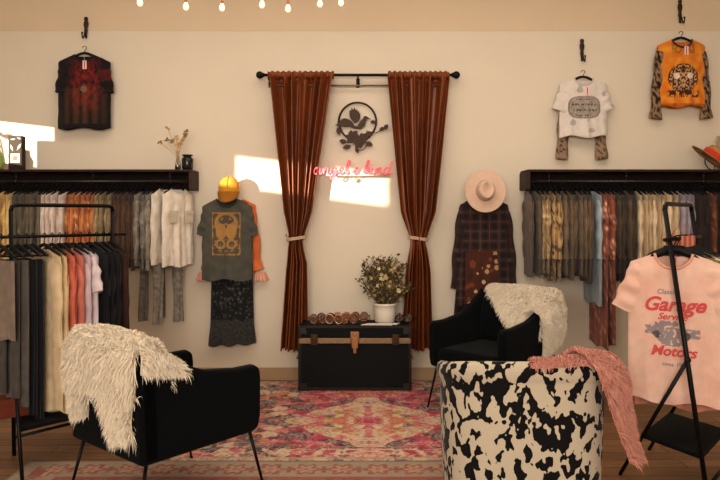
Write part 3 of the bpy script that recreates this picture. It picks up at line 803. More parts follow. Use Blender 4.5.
def wear(name,label,cat,loc,rotz,sp,paint,sleeves=None,spaint=None,nu=56,nv=70,group=None,sk={},ribs=None,sub='body'):
    t=thing(name,label,cat,loc,rotz,group)
    b=MB(); body_mesh(b,sp,nu,nv,paint); b.build('body_panel',M_CLOTH,t,fixn=False)
    if sleeves:
        for s in (-1,1):
            b=MB(); sleeve_mesh(b,sp,s,sleeves,spaint or paint,**sk); b.build('sleeve',M_CLOTH,t,fixn=False)
    if ribs:
        b=MB(); pts=[]
        nf=sp['neck']; 
        for k in range(25):
            U=-1+2*k/24; x=U*nf; z=-sp['nd']*max(0,1-U*U)**.6; pts.append((x,-front_y(sp,x,min(0,z))-.003,z))
        b.col=lin(ribs); b.tube(pts,.008,6); b.build('neck_rib',M_CLOTH,t)
    return t

# --- three tops displayed on the wall
# C : black tee with red print
D=6.27
sp=spec(L=.66,w=.235,neck=.085,drop=.062,nd=.06,D=.04,fold=.008,seed=2)
BK=lin((24,17,17)); RD=lin((132,34,28)); RB=lin((86,46,30))
def paintC(x,z,side=0,u=0,v=0):
    if side: return BK
    n=nz(x*30,z*22,1)+.6*nz(x*70,z*60,2)
    g=math.exp(-((x-.02)/.13)**4)*math.exp(-((z+.28)/.22)**4)
    c=mixc(BK,RD,g*(.55+n*.9)) 
    if z<-.30: c=mixc(c,mixc(RB,lin((150,120,80)),.3),.38*(.5+.5*sin(x*75))*math.exp(-(x/.2)**4)*(1 if z>-.62 else 0))
    if math.hypot(x-.01,(z+.31))<.03: c=lin((110,96,70))
    return c
def paintCs(x,z,side=0,u=0,v=0): return mixc(BK,RD,.35 if x>0 and v<.6 else 0)
z0=pz(55,D)
tC=wear('graphic_tee','black tee with a faded red graphic hanging high above the left rail','shirt',(px(84.5,D),D,z0),0,sp,paintC,'short',paintCs,nu=90,nv=110,sk=dict(ang=.20,ln=.27),ribs=(18,14,14))
price_tag(tC,sp,.02,-.08)
hanger('clothes_hanger','black hanger holding the black and red tee high on the wall',(px(84.5,D),D-.0,z0+.012),0,w=.17,hook=.065)
wall_hook(86,17,38,'iron wall hook above the black and red graphic tee')

# D : white tee with grey print, patterned sleeves
sp=spec(L=.52,w=.215,neck=.085,drop=.045,nd=.06,D=.045,fold=.007,seed=4)
WH=lin((214,204,194)); GY=lin((128,118,108))
def paintD(x,z,side=0,u=0,v=0):
    if side==1: return WH
    n=nz(x*40,z*40,1)
    c=mixc(WH,lin((150,140,134)),.6 if nz(x*14,z*14,6)>.38 else 0)
    if side==0:
        q=(abs(x)/.145)**3+(abs(z+.26)/.10)**3
        if q<1: c=mixc(GY,lin((184,172,158)),.5+.5*n if q<.75 else 0)
        if q<.5 and abs(((z+.26)/.05)%1-.5)<.18 and nz(x*90,z*20,3)>-.1: c=lin((92,84,78))
    return c
z0=pz(79,D)
tD=wear('layered_top','white cropped tee with grey print and leopard undersleeves on the wall','shirt',(px(583,D),D,z0),0,sp,paintD,'short',paintD,nu=90,nv=90,sk=dict(ang=.36,ln=.24),ribs=(200,190,182))
for s in (-1,1):
    b=MB(); sleeve_mesh(b,dict(sp,drop=.20),s,'long',leopard((150,124,98),(62,44,34),80,.5),ang=.12,ln=.50,flare=.01); o=b.build('undersleeve',M_CLOTH,tD,fixn=False,loc=(0,.035,0)); o['label']='leopard print undersleeve'
price_tag(tD,sp,.02,-.10)
hanger('clothes_hanger','black hanger holding the white cropped tee on the wall',(px(583,D),D,z0+.015),0,w=.16,hook=.06)
wall_hook(582,39,61,'iron wall hook above the white cropped tee')

# E : orange sweatshirt with leopard sleeves
sp=spec(L=.60,w=.215,neck=.09,drop=.05,nd=.075,D=.05,fold=.008,seed=6)
OR=lin((206,112,26)); BRN=lin((70,36,24))
def paintE(x,z,side=0,u=0,v=0):
    if side==1: return OR
    c=mixc(OR,lin((226,150,50)),.5+.9*nz(x*16,z*16,2))
    if z>-.13 and abs(x)<.10 and z< -.03: c=mixc(c,BRN,.45 if nz(x*30,z*30,1)>-.1 else .1)
    xx=abs(x)
    q=(xx/.135)**2+((z+.35)/.13)**2
    if q<1:
        n=nz(xx*60,z*60,4)
        if q>.78 : c=BRN if n>-.2 else c
        elif (xx-.06)**2+(z+.33)**2<.0008: c=lin((226,206,180))
        elif n>-.02: c=BRN
        else: c=lin((190,150,110))
    if -.52<z<-.46 and xx<.14 and nz(x*80,z*20,9)>0: c=BRN
    if z<-.575: c=lin((178,92,20))
    return c
z0=pz(40,D)
tE=wear('layered_top','burnt orange graphic sweatshirt with dark leopard sleeves high on the wall','shirt',(px(681,D),D,z0),0,sp,paintE,None,nu=90,nv=100,ribs=(60,34,24))
for s in (-1,1):
    b=MB(); sleeve_mesh(b,sp,s,'long',leopard((150,120,88),(36,26,22),80,.62),ang=.15,ln=.64,flare=.015,off=.022); o=b.build('sleeve',M_CLOTH,tE,fixn=False)
price_tag(tE,sp,.02,-.09)
hanger('clothes_hanger','black hanger holding the orange sweatshirt on the wall',(px(681,D),D,z0+.015),0,w=.16,hook=.06)
wall_hook(680,-1,23,'iron wall hook above the orange sweatshirt')

# --- left displayed outfit
D=6.28; z0=pz(199,D); xo=px(228,D)
sp=spec(L=.62,w=.215,neck=.10,drop=.05,nd=.07,D=.03,fold=.006,seed=3)
OC=(204,110,60)
t=wear('blouse','orange long-sleeved blouse with frilled cuffs layered under the grey tee','shirt',(xo+.03,D+.035,z0+.0),0,sp,P(OC,(180,86,44)),None)
for s in (-1,1):
    b=MB(); sleeve_mesh(b,dict(sp,drop=.03),s,'long',P((214,118,66),(176,84,44),9,.6),ang=.20,ln=.60,flare=.012); sl=b.build('sleeve',M_CLOTH,t,fixn=False)
    b=MB(); b.col=lin((226,176,150))
    cx=s*(.150+.60*sin(.17)); cz=-.085-.575
    def cf(u,v):
        a=2*PI*u; r=.050+.014*v+.008*v*sin(a*7); return (cx+r*cos(a)+s*.01*v,r*.5*sin(a),cz-.075*v+.006*sin(a*9)*v)
    b.grid(cf,60,8,lambda p,u,v:mixc(lin((232,190,170)),lin((196,110,80)),.5+.5*sin(u*80)*v),closeu=True); b.build('cuff_frill',M_CLOTH,sl,fixn=False)
sp=spec(L=.72,w=.225,neck=.09,drop=.065,nd=.075,D=.065,fold=.009,seed=8)
GT=lin((70,70,62)); GO=lin((176,132,70))
def paintT(x,z,side=0,u=0,v=0):
    c=mixc(GT,lin((92,90,78)),.5+.6*nz(x*14,z*14,3))
    if side==0:
        q=max(abs(x)/.125,abs(z+.31)/.19)
        xx=abs(x)
        if q<1:
            if q>.93 : c=mixc(c,GO,.7)
            n=nz(xx*38,z*38,7)
            if (xx-.045)**2/.0022+(z+.29)**2/.005<1: c=mixc(c,GO,.85)
            elif abs(math.hypot(x,z+.22)-.09)<.014 or abs(math.hypot(xx-.05,z+.40)-.035)<.010: c=mixc(c,GO,.8)
            elif n>.18: c=mixc(c,GO,.6)
            elif n<-.3: c=mixc(c,lin((120,60,40)),.6)
    return c
t=wear('graphic_tee','charcoal grey tee with tan emblem print hung below the mustard cap','shirt',(xo,D-.03,z0),0,sp,paintT,'short',P((70,70,62),(92,90,78)),nu=100,nv=120,sk=dict(ang=.30,ln=.26),ribs=(58,56,50))
hanger('clothes_hanger','black hanger inside the charcoal tee outfit',(xo,D+.02,z0+.01),0,w=.17,hook=.06)
wall_hook(228,178,192,'iron wall hook behind the mustard cap')
# skirt
def skirt(name,label,loc,w0,w1,L,paint,seed,nu=70,nv=60,k=9,amp=.02,flounce=0,cat='skirt',D=.05,rot=0):
    b=MB()
    for side in (0,1):
        def fn(u,v):
            U=2*u-1; w=w0+(w1-w0)*v**1.1
            if flounce and v>.72: w+= .015*smooth(.72,1,v)
            d=D*math.sqrt(max(0,1-U*U))+amp*(.2+v)*sin(U*k+seed+v)*math.sqrt(max(0,1-U*U))
            return (U*w, -d if side==0 else d*.4, -L*v-(0.006*sin(U*k*1.0+seed)-.012*U)*v*v)
        b.grid(fn,nu,nv,lambda p,u,v:paint(p[0],p[2],side))
    o=b.build(name,M_CLOTH,loc=loc,fixn=False,rot=(0,0,rot)); return tag(o,label,cat)
BL=lin((18,20,22))
fl=floral((17,19,21),[(62,62,56),(44,44,42),(92,88,80)],44)
def paintSk(x,z,side=0,u=0,v=0):
    if z<-.52: return mixc(lin((78,76,70)),BL,.35+.4*(nz(x*70,z*70,2)>0))
    return fl(x,z,side)
skirt('skirt','black floral skirt with lace flounce below the charcoal tee',(px(232,D),D+.01,pz(262,D)),.185,.20,.745,paintSk,2,flounce=1,D=.045)
# mustard cap
cap=thing('cap','mustard yellow cap hanging above the charcoal tee outfit','hat',(px(229.5,6.20),6.20,pz(203,6.2)))
b=MB()
def capf(u,v):
    a=2*PI*u; ph=v*PI/2; r=.094*sin(ph)
    return (r*cos(a),-.02+r*sin(a)*.95,.12+.115*cos(ph)**.9)
b.grid(capf,36,14,closeu=True); 
b.grid(lambda u,v:(.094*cos(2*PI*u)*(1-.04*v),-.02+.088*sin(2*PI*u),.12-.03*v),36,3,closeu=True); b.build('crown',M_MUSTARD,cap)
b=MB(); b.grid(lambda u,v:((.098+.004*v)*cos(PI+PI*u)*(1-.16*v*v),-.03+.085*sin(PI+PI*u)*(1+1.0*v),.10-.095*v*max(0,sin(PI*u))**.5-.0),30,10); b.build('brim',mat('mustard_brim',(150,98,30),.85,0,.12,60),cap,solid=.006)
for k in range(3):
    a0=PI+PI*(k+.5)/3; b=MB(); b.tube([(.096*sin(q)*cos(a0),-.02+.091*sin(q)*sin(a0),.121+.115*cos(q)**.9) for q in (.05,.3,.6,.9,1.2,1.5)],.003,6); b.build('seam',mat('mustard_brim'),cap)
b=MB(); b.ball((.0,-.02,.236),.009,10); b.build('top_button',M_MUSTARD,cap)

# --- right displayed outfit
D=6.27; z0=pz(198,D); xo=px(484,D)
pl=plaid((30,22,22),(62,38,34),(92,72,62),.085)
sp=spec(L=.95,w=.225,neck=.08,drop=.06,nd=.05,D=.045,fold=.012,seed=9,flare=.03)
t=wear('plaid_shirt','dark plaid long-sleeved shirt hanging beneath the blush felt hat','shirt',(xo,D,z0),0,sp,pl,'long',pl,nu=90,nv=120,sk=dict(ang=.16,ln=.74,off=.02))
b=MB()
for k in range(7): b.ball((0,-front_y(sp,0,-.1-.1*k)-.003,-.1-.1*k),.006,8)
b.build('button',M_HANGER,t)
b=MB(); b.col=lin((36,26,26))
for s in (-1,1): b.prism([(s*.005,-.06),(s*.03,-.11),(s*.09,-.045),(s*.075,.012),(s*.03,.01)],-.066,-.056)
b.build('collar',M_CLOTH,t,smooth_=False)
hanger('clothes_hanger','black hanger inside the dark plaid shirt',(xo,D+.0,z0+.012),0,w=.17,hook=.06)
wall_hook(485,180,194,'iron wall hook behind the blush felt hat')
flr=floral((74,38,24),[(176,138,104),(120,60,36),(196,166,128),(60,30,22)],17)
skirt('skirt','brown velvet skirt with cream floral pattern over the dark plaid shirt',(px(482,6.19),6.19,pz(250,6.19)),.145,.155,.46,flr,4,D=.035,amp=.008)
skirt('skirt','long dark brown plaid skirt hanging lowest beside the black armchair',(px(483,6.3),6.3,pz(272,6.3)),.23,.29,.66,plaid((34,24,22),(66,42,34),(88,68,54),.11),5,D=.03,amp=.012)
# blush hat
hat=thing('wide_brim_hat','blush pink wide brimmed felt hat above the dark plaid shirt','hat',(px(485,6.13),6.13,pz(191,6.13)))
R=Matrix.Rotation(math.radians(80),4,'X')@Matrix.Identity(4)
Rm=Matrix.Rotation(math.radians(84),4,'X')
b=MB(); b.grid(lambda u,v:Rm@Vector(((.078+.102*v)*cos(2*PI*u),(.088+.102*v)*sin(2*PI*u),.004+.012*v*v*cos(4*PI*u)+.010*v**3)),60,10,closeu=True); b.build('brim',M_FELT,hat,solid=.004)
def crf(u,v):
    a=2*PI*u; prof=[(1.0,0),(.98,.04),(.93,.08),(.86,.102),(.72,.112),(.45,.105),(.2,.092),(.0,.088)]
    f=v*7; i=min(int(f),6); t=f-i; r=prof[i][0]*(1-t)+prof[i+1][0]*t; h=prof[i][1]*(1-t)+prof[i+1][1]*t
    x=.078*r*cos(a); y=.088*r*sin(a)
    h-=.022*math.exp(-(x/.018)**2)*(1 if v>.5 else 0)*smooth(.4,.8,v)
    return Rm@Vector((x,y,h))
b=MB(); b.grid(crf,48,28,closeu=True); b.build('crown',M_FELT,hat)
b=MB(); b.grid(lambda u,v:Rm@Vector((.080*cos(2*PI*u),.090*sin(2*PI*u),.004+.022*v)),48,2,closeu=True); b.build('hat_band',M_FELTBAND,hat,solid=.002)

# ------------------------------------------------------------------ wall shelves with rails
def wall_shelf(x0,x1,label,ends):
    D=WALL; dy=.30; ztop=1.895
    t=thing('wall_shelf',label,'shelf',((x0+x1)/2,WALL-.002,1.72)); hx=(x1-x0)/2
    b=MB(); b.box(-hx,hx,-dy,0,.155,.175); b.build('top_board',M_WOOD,t,smooth_=False,bevel=.003)
    b=MB(); b.box(-hx,hx,-.022,0,.0,.153); b.build('back_board',mat('shadow_wood',(30,17,12),.8,0,.3,14),t,smooth_=False,bevel=.003)
    for s in ends:
        b=MB(); b.box(s*hx-.012 if s<0 else hx-.022, s*hx+.022 if s<0 else hx, -dy+.005,-.024,.0,.153); b.build('end_board',M_WOOD,t,smooth_=False,bevel=.003)
    b=MB(); b.tube([(-hx+.02,-.235,.075),(hx-.02,-.235,.075)],.013,12); b.build('hanging_rail',mat('steel_rail',(70,62,56),.35,.7),t)
    for k in range(4):
        x=-hx+.2+(2*hx-.4)*k/3
        b=MB(); b.tube([(x,-.235,.088),(x,-.235,.155)],.008,8); b.box(x-.02,x+.02,-.26,-.21,.148,.155); b.tube([(x-.008,-.235,.075),(x+.008,-.235,.075)],.018,12); b.build('rail_bracket',mat('steel_rail',(70,62,56),.35,.7),t)
    return t
RAILY=WALL-.237; RAILZ=1.795
wall_shelf(XL+.02,px(191,6.06),'dark wooden wall shelf with clothes rail, left of the curtains',(1,))
wall_shelf(px(528,6.06),XR-.02,'dark wooden wall shelf with clothes rail, right of the felt hat',(-1,))

def rail_garment(x,y,rotz,zr,paint,spn,sleeves,name,label,group,cat,hlabel=None,hgroup=None,hook=.05,spaint=None,w=.20,hy=0):
    b=MB(); body_mesh(b,spn,22,36,paint)
    if sleeves:
        for s in (-1,1): sleeve_mesh(b,spn,s,sleeves,spaint or paint,nr=10,n=12,ang=.05 if sleeves=='long' else .16,ln=.52 if sleeves=='long' else .23)
    z0=zr-hook+.018
    o=b.build(name,M_CLOTH,loc=(x,y,z0-.01),rot=(0,0,rotz),fixn=False); tag(o,label,cat,group)
    hanger('clothes_hanger',hlabel,(x,y,z0),rotz,hgroup,hook=hook,w=min(.17,w),style=0)

# segments: (px start, px end, n, desc(label), name, cat, paints, length, sleeves)
def run(segs,where,side,hgroup):
    k=0
    for (a,e,n,desc,name,cat,pf,L,slv,w) in segs:
        for i in range(n):
            k+=1
            ppx=a+(e-a)*(i+.5)/n
            rnd=random.Random(k*31+int(a)); x=px(ppx,6.08); y=RAILY+rnd.uniform(-.006,.006)
            rot=PI/2+rnd.uniform(-.10,.10)+(0 if side<0 else 0)
            s=spec(L=L-.03+rnd.uniform(-.07,.05),w=w+rnd.uniform(-.01,.01),neck=.07,drop=.055,nd=.05,D=.017,fold=.006,k=10,seed=rnd.uniform(0,9),flare=.0)
            p=pf[i%len(pf)]
            frm='left' if side<0 else 'left'
            lab='%s %s, counted from the left, on %s'%(ORD[i],desc,where) if n>1 else '%s on %s'%(desc,where)
            rail_garment(x,y,rot,RAILZ,p,s,slv,name,lab,desc+('s' if not desc.endswith('s') else '')+' on '+where,cat,
              ('black hanger of the %s %s on %s'%(ORD[i],desc,where)),hgroup,hook=.085)
LW='the left wall rail'; RW='the right wall rail'
OL=(92,84,70)
run([(-22,2,4,'peach blouse','blouse','shirt',[P((206,140,96),(180,110,70))],.62,'long',.20),
     (2,18,3,'pale yellow shirt','shirt','shirt',[P((222,192,130),(200,160,96))],.66,'long',.20),
     (18,47,6,'olive grey shirt','shirt','shirt',[P((116,106,88),(78,70,56)),P((128,118,98),(88,80,64))],.66,'long',.205),
     (48,70,5,'white shirt','shirt','shirt',[P((226,214,202),(196,176,160)),P((214,198,186),(190,160,140))],.62,'long',.20),
     (70,98,6,'rust orange patterned shirt','shirt','shirt',[floral((186,116,66),[(224,180,130),(140,70,36)],40),P((190,110,60),(216,156,104),30,.8)],.64,'long',.20),
     (99,117,4,'beige knit top','knit_top','shirt',[P((188,166,128),(140,118,86),30,.7),P((160,140,106),(110,94,66),30,.7)],.66,'long',.20),
     (117,138,5,'brown corduroy shirt','shirt','shirt',[vstripe((108,76,56),(66,44,34),.012),P((98,70,52),(68,46,34))],.68,'long',.205),
     (138,155,3,'grey washed jacket','jacket','jacket',[P((170,162,146),(98,90,80),34,.8)],.72,'long',.21)],LW,-1,'hangers on the left wall rail')
run([(526,538,2,'grey brown shirt','shirt','shirt',[P((112,96,82),(74,60,50))],.78,'long',.21),
     (538,549,2,'tan paisley blouse','blouse','shirt',[floral((176,148,104),[(122,94,64),(216,194,152)],44)],.78,'long',.205),
     (549,560,2,'leopard print blouse','blouse','shirt',[leopard((196,162,110),(46,32,24),52,.5)],.80,'long',.20),
     (560,590,6,'olive brown shirt','shirt','shirt',[P((136,114,90),(92,76,58)),P((122,102,80),(84,68,52))],.78,'long',.205),
     (591,598,1,'long light blue denim dress','dress','dress',[P((176,186,190),(134,146,154),30,.6)],1.02,'long',.20),
     (598,606,2,'long red floral dress','dress','dress',[floral((150,84,62),[(222,176,150),(92,44,36),(200,130,106)],44)],1.36,'long',.24),
     (607,634,5,'dark olive shirt','shirt','shirt',[P((86,74,56),(54,46,36)),P((102,84,64),(64,52,40))],.80,'long',.20),
     (635,674,9,'cream striped shirt','shirt','shirt',[P((228,208,176),(192,166,130)),vstripe((214,196,166),(168,140,104),.02),P((212,190,154),(176,150,114))],.74,'long',.20),
     (675,690,3,'pale lilac shirt','shirt','shirt',[P((170,160,168),(130,118,128))],.74,'long',.20),
     (691,704,3,'dark brown knit','knit_top','shirt',[P((56,42,36),(36,26,24))],.8,'long',.20),
     (705,732,5,'rust and brown blouse','blouse','shirt',[floral((110,64,40),[(60,36,26),(170,104,60)],30),P((60,48,40),(40,30,26))],.82,'long',.20)],RW,1,'hangers on the right wall rail')
# white denim jackets turned toward the room at the end of the left rail, grey jeans below
def turned(x,rot,L,pf,name,label,cat,w,slv='long',y=RAILY,drop=.06,z=RAILZ,fold=.010,D=.03):
    t=thing(name,label,cat,(x,y,z-.062),rot)
    s=spec(L=L,w=w,neck=.07,drop=drop,nd=.05,D=D,fold=fold,k=8,seed=x,flare=.0)
    b=MB(); body_mesh(b,s,50,60,pf); b.build('body_panel',M_CLOTH,t,fixn=False)
    if slv:
        for sg_ in (-1,1):
            b=MB(); sleeve_mesh(b,s,sg_,slv,pf,ang=.07,ln=.58); b.build('sleeve',M_CLOTH,t,fixn=False)
    hanger('clothes_hanger','black hanger inside the '+label,(x,y,z-.052),rot,hook=.07,w=.15)
    return t,s
t,s=turned(px(164,6.1),math.radians(66),.66,P((222,212,196),(188,174,152),20,.5),'denim_jacket','white denim jacket hanging second from the rail end','jacket',.18)
t,s=turned(px(177,6.1),math.radians(58),.68,P((232,222,206),(204,190,168),20,.5),'denim_jacket','white denim jacket at the rail end nearest the charcoal tee','jacket',.18)
b=MB(); b.col=lin((206,194,172))
for sx in (-1,1):
    b=MB(); b.col=lin((206,194,172)); b.box(sx*.09-.045,sx*.09+.045,-.052,-.046,-.30,-.20); b.box(sx*.09-.048,sx*.09+.048,-.056,-.050,-.225,-.195)
    b.build('chest_pocket',M_CLOTH,t,smooth_=False)
def trousers(name,label,loc,rot,L,w,paint,cat='trousers',group=None,nu=26,nv=40,D=.03):
    b=MB(); r=random.Random(label); s0=r.uniform(0,6)
    for s in (-1,1):
        for side in (0,1):
            def fn(u,v):
                U=2*u-1; ww=w*(.5+.0*v)+.012*sin(v*6+s0); cx=s*w*.5*(1+.10*v)
                d=D*math.sqrt(max(0,1-U*U))+.008*sin(U*6+s0+v*3)*math.sqrt(max(0,1-U*U))
                return (cx+U*ww*.5*2*.5*1.05, (-d if side==0 else d*.8), -L*v)
            b.grid(fn,nu,nv,lambda p,u,v:paint(p[0],p[2],side))
    o=b.build(name,M_CLOTH,loc=loc,rot=(0,0,rot),fixn=False); return tag(o,label,cat,group)
trousers('trousers','grey washed jeans showing below the white denim jackets',(px(168,6.12),RAILY+.0,pz(262,6.12)),math.radians(48),.53,.19,P((150,144,132),(94,86,78),30,.8))
trousers('trousers','dark grey washed jeans behind the lighter pair below the jackets',(px(152,6.12),RAILY+.0,pz(262,6.12)),math.radians(62),.50,.19,P((112,104,94),(70,62,56),30,.8))

# ------------------------------------------------------------------ things on the shelves
SZ=1.72+.175+.001
# dark box with pale ornaments
D=6.14
bx=thing('gift_box','tall dark box with pale leaf motif standing on the left shelf','box',(px(17,D),D,SZ))
b=MB(); b.box(-.062,.062,-.03,.03,0,.295); b.build('box_body',mat('box_brown',(44,28,20),.6,0,.2,20),bx,smooth_=False,bevel=.004)
b=MB(); b.box(-.04,.04,-.034,-.031,.06,.14); b.build('label_patch',mat('label_cream',(198,188,170),.8),bx,smooth_=False)
b=MB(); b.box(-.018,.018,-.036,-.034,.08,.12); b.build('label_emblem',mat('label_grey',(120,112,100),.8),bx,smooth_=False)
b=MB()
for cx,cz,a,L in ((-.03,.19,1.9,.07),(.035,.20,1.0,.08),(-.02,.265,.1,.05),(.035,.272,-.3,.045)):
    b.prism([(cx+L*.5*cos(a+q)*(1 if k%2==0 else .3),cz+L*.5*sin(a+q)*(1 if k%2==0 else .3)) for k,q in enumerate((0,PI/2,PI,3*PI/2))],-.034,-.031)
b.build('leaf_motif',mat('label_cream',(198,188,170),.8),bx,smooth_=False)
b=MB(); b.lathe([(0,0),(.04,0),(.05,.03),(.055,.11),(.03,.16),(.026,.2),(.034,.21),(0,.21)],20)
tag(b.build('vase',mat('green_glaze',(150,170,90),.3),loc=(px(-3,D),D,SZ)),'pale green glazed vase on the left shelf at the photo edge','vase')
# glass vase with dried flowers
D=6.15
v=thing('bud_vase','slim clear glass bud vase on the left shelf beside the black jar','vase',(px(178,D),D,SZ))
b=MB(); b.lathe([(0,0),(.022,0),(.026,.01),(.024,.06),(.012,.10),(.010,.15),(.013,.16),(.011,.16),(.008,.15),(.009,.10),(.02,.06),(.022,.012),(0,.008)],20); b.build('glass_body',M_GLASS,v)
fl_=thing('dried_flowers','dried tan and brown flowers standing in the clear bud vase','flowers',(px(178,D),D,SZ+.02))
rr=random.Random(5)
for k,(dx,h,c) in enumerate(((-.15,.22,(150,110,60)),(-.10,.245,(84,48,24)),(-.05,.235,(92,54,28)),(-.09,.345,(196,160,110)),(.03,.22,(204,164,100)),(.06,.29,(100,84,48)),(.05,.25,(190,156,96)),(.0,.20,(206,150,84)),(-.01,.26,(196,170,110)),(.075,.31,(110,96,56)))):
    b=MB(); b.col=lin((190,160,110)); b.tube([(0,0,0),(dx*.15,0,h*.5),(dx,-.01,h)],.0022,5); st=b.build('stem',M_CLOTH,fl_)
    b=MB()
    for q in range(16):
        d=Vector((rr.gauss(0,1),rr.gauss(0,.6),rr.gauss(0,1))).normalized(); p=Vector((dx,-.01,h)); L=rr.uniform(.015,.034); w=L*.3; sd=d.orthogonal().normalized()
        b.add([p,p+d*L*.6+sd*w,p+d*L,p+d*L*.6-sd*w],[(0,1,2,3)],[mixc(lin(c),lin((220,190,140)),rr.random()*.4)]*4)
    b.build('petal_cluster',M_CLOTH,st,smooth_=False)
b=MB(); b.lathe([(0,0),(.042,0),(.048,.01),(.050,.09),(.044,.105),(.034,.11),(.034,.118),(.046,.12),(.046,.132),(0,.136)],28)
tag(b.build('jar',mat('black_glass',(18,15,18),.25,0,.1,spec=.5),loc=(px(187.5,6.13),6.13,SZ)),'black lidded jar at the end of the left shelf','jar')
# right shelf: tilted straw hat with red scarf, wire hoop
D=6.1
ht=thing('straw_hat','tan straw hat with red patterned scarf tipped up on the right shelf','hat',(px(712,D),6.12,SZ+.10))
Rh=Matrix.Rotation(math.radians(38),4,'Y')@Matrix.Rotation(math.radians(12),4,'X')
b=MB(); b.grid(lambda u,v:Rh@Vector(((.085+.10*v)*cos(2*PI*u),(.085+.10*v)*sin(2*PI*u),-.004*v)),56,8,closeu=True); b.build('brim',M_STRAW,ht,solid=.006)
b=MB(); b.lathe([(.086,0),(.082,.05),(.07,.095),(.05,.105),(0,.10)],36,Rh); b.build('crown',M_STRAW,ht)
b=MB(); b.lathe([(.088,.002),(.094,.02),(.092,.05),(.085,.06)],36,Rh); b.build('scarf_band',M_RED,ht)
b=MB(); b.tube([(.085*cos(a),.0,.085+.085*sin(a)) for a in [2*PI*k/36 for k in range(36)]],.005,8,closed=True); b.tube([(0,0,0),(0,0,.17)],.003,6); b.box(-.04,.04,-.03,.03,-.003,.004)
tag(b.build('wire_hoop_stand',M_BLACKMETAL,loc=(px(715,6.26),6.27,SZ+.14-.136)),'dark wire hoop stand behind the straw hat on the right shelf','stand')
b=MB(); b.box(-.06,.06,-.05,.05,0,.30); b.box(-.063,.063,-.053,.053,.26,.31)
tag(b.build('storage_box',mat('kraft_beige',(196,172,134),.8,0,.1),smooth_=False,bevel=.004,loc=(px(727,6.22),6.22,SZ)),'beige lidded box behind the straw hat on the right shelf','box')

# ------------------------------------------------------------------ freestanding racks
RD=Vector((.62,.77,0)).normalized()
def rack(label,T,Llen,feet):
    t=thing('garment_rack',label,'clothes rack',(T[0],T[1],0)); 
    def V(x,y,z): return (x-T[0],y-T[1],z)
    r=.0125
    zt=1.56; mid=[]
    e=[]
    for k in (0,1):
        o=RD*Llen*k; tx,ty=T[0]+o.x,T[1]+o.y
        A,Bf=feet; ax,ay=tx+A[0],ty+A[1]; bx_,by=tx+Bf[0],ty+Bf[1]
        def onA(z): q=1-z/zt; return V(tx+(ax-tx)*q,ty+(ay-ty)*q,z)
        b=MB(); b.tube([V(tx,ty,zt-.03),V(ax,ay,.004)],r,10); b.build('leg',M_BLACKMETAL,t)
        j=onA(.75)
        b=MB(); b.tube([j,V(bx_,by,.004)],r*.85,10); b.ball(j,.018,10); b.build('brace_leg',M_BLACKMETAL,t)
        jb=Vector(j)+(Vector(V(bx_,by,0))-Vector(j))*(1-.26/.75)
        e.append((onA(.26),tuple(jb),onA(.12),onA(1.37)))
    t0=V(T[0],T[1],zt); o=RD*Llen; t1=V(T[0]+o.x,T[1]+o.y,zt)
    b=MB(); b.tube([V(T[0],T[1],zt-.035),(t0[0]+RD.x*.006,t0[1]+RD.y*.006,zt-.012),(t0[0]+RD.x*.03,t0[1]+RD.y*.03,zt),(t1[0]-RD.x*.03,t1[1]-RD.y*.03,zt),(t1[0]-RD.x*.006,t1[1]-RD.y*.006,zt-.012),(t1[0],t1[1],zt-.035)],r,10); b.build('top_bar',M_BLACKMETAL,t)
    p,q=Vector(e[0][3]),Vector(e[1][3]); d=(q-p).normalized()
    b=MB(); b.tube([p-d*.10,q+d*.10],r*.8,10); b.build('hanging_rail',M_BLACKMETAL,t)
    b=MB(); b.tube([e[0][2],e[1][2]],r*.8,8); b.build('lower_bar',M_BLACKMETAL,t)
    b=MB(); s=[Vector(x) for x in (e[0][0],e[1][0],e[1][1],e[0][1])]
    b.add([x+Vector((0,0,.0)) for x in s]+[x+Vector((0,0,.025)) for x in s],[(0,1,2,3),(4,5,6,7),(0,1,5,4),(1,2,6,5),(2,3,7,6),(3,0,4,7)]); b.build('bottom_shelf',M_TRUNK,t,smooth_=False,bevel=.004)
    return t,Vector((T[0],T[1],0))+p, d
r1,p1,d1=rack('black metal garment rack with lower shelf holding the pink tee',(1.634,3.75),.55,((.116,-.25),(-.134,.29)))
r2,p2,d2=rack('black metal garment rack holding cream and coral clothes behind white fur',(-2.055,4.12),.665,((-.10,.24),(.20,-.27)))
def rack_garment(base,d,s,rot,pf,L,w,slv,name,label,cat,group,hl,hg,fold=.010,D=.02,high=False):
    p=base+d*s; zr=1.37+.004
    sp_=spec(L=L,w=w,neck=.075,drop=.055,nd=.05,D=D,fold=fold,k=8,seed=s*13+1,flare=.01)
    b=MB(); body_mesh(b,sp_,34,50,pf)
    if slv:
        for g in (-1,1): sleeve_mesh(b,sp_,g,slv,pf,nr=10,n=14,ang=.06 if slv=='long' else .3,ln=.52 if slv=='long' else .22)
    o=b.build(name,M_CLOTH,loc=(p.x,p.y,zr-.075),rot=(0,0,rot),fixn=False); tag(o,label,cat,group)
    hanger('clothes_hanger',hl,(p.x,p.y,zr-.062),rot,hg,hook=.075,w=.17)
rotL=math.atan2(-.62,.77)
def clip(base,d,s,rot,w,L,pf,name,label,cat,group,hl,hg):
    p=base+d*s; zr=1.374
    hanger('clothes_hanger',hl,(p.x,p.y,zr-.062),rot,hg,hook=.075,w=.18,style=1)
    if cat=='trousers': o=trousers(name,label,(p.x,p.y,zr-.14),rot,L,w,pf,cat,group,20,30,.02)
    else:
        o=skirt(name,label,(p.x,p.y,zr-.14),w,w*1.08,L,pf,s*9,30,30,8,.010,cat=cat,D=.02,rot=rot); o['group']=group
G='clothes on the rack behind the white fur'; H_='hangers on the rack behind the white fur'
clip(p2,d2,-.06,rotL,.17,.46,P((136,120,106),(100,86,76)),'skirt','taupe skirt nearest the photo edge on the left rack','skirt',G,'black hanger holding the taupe skirt','h')
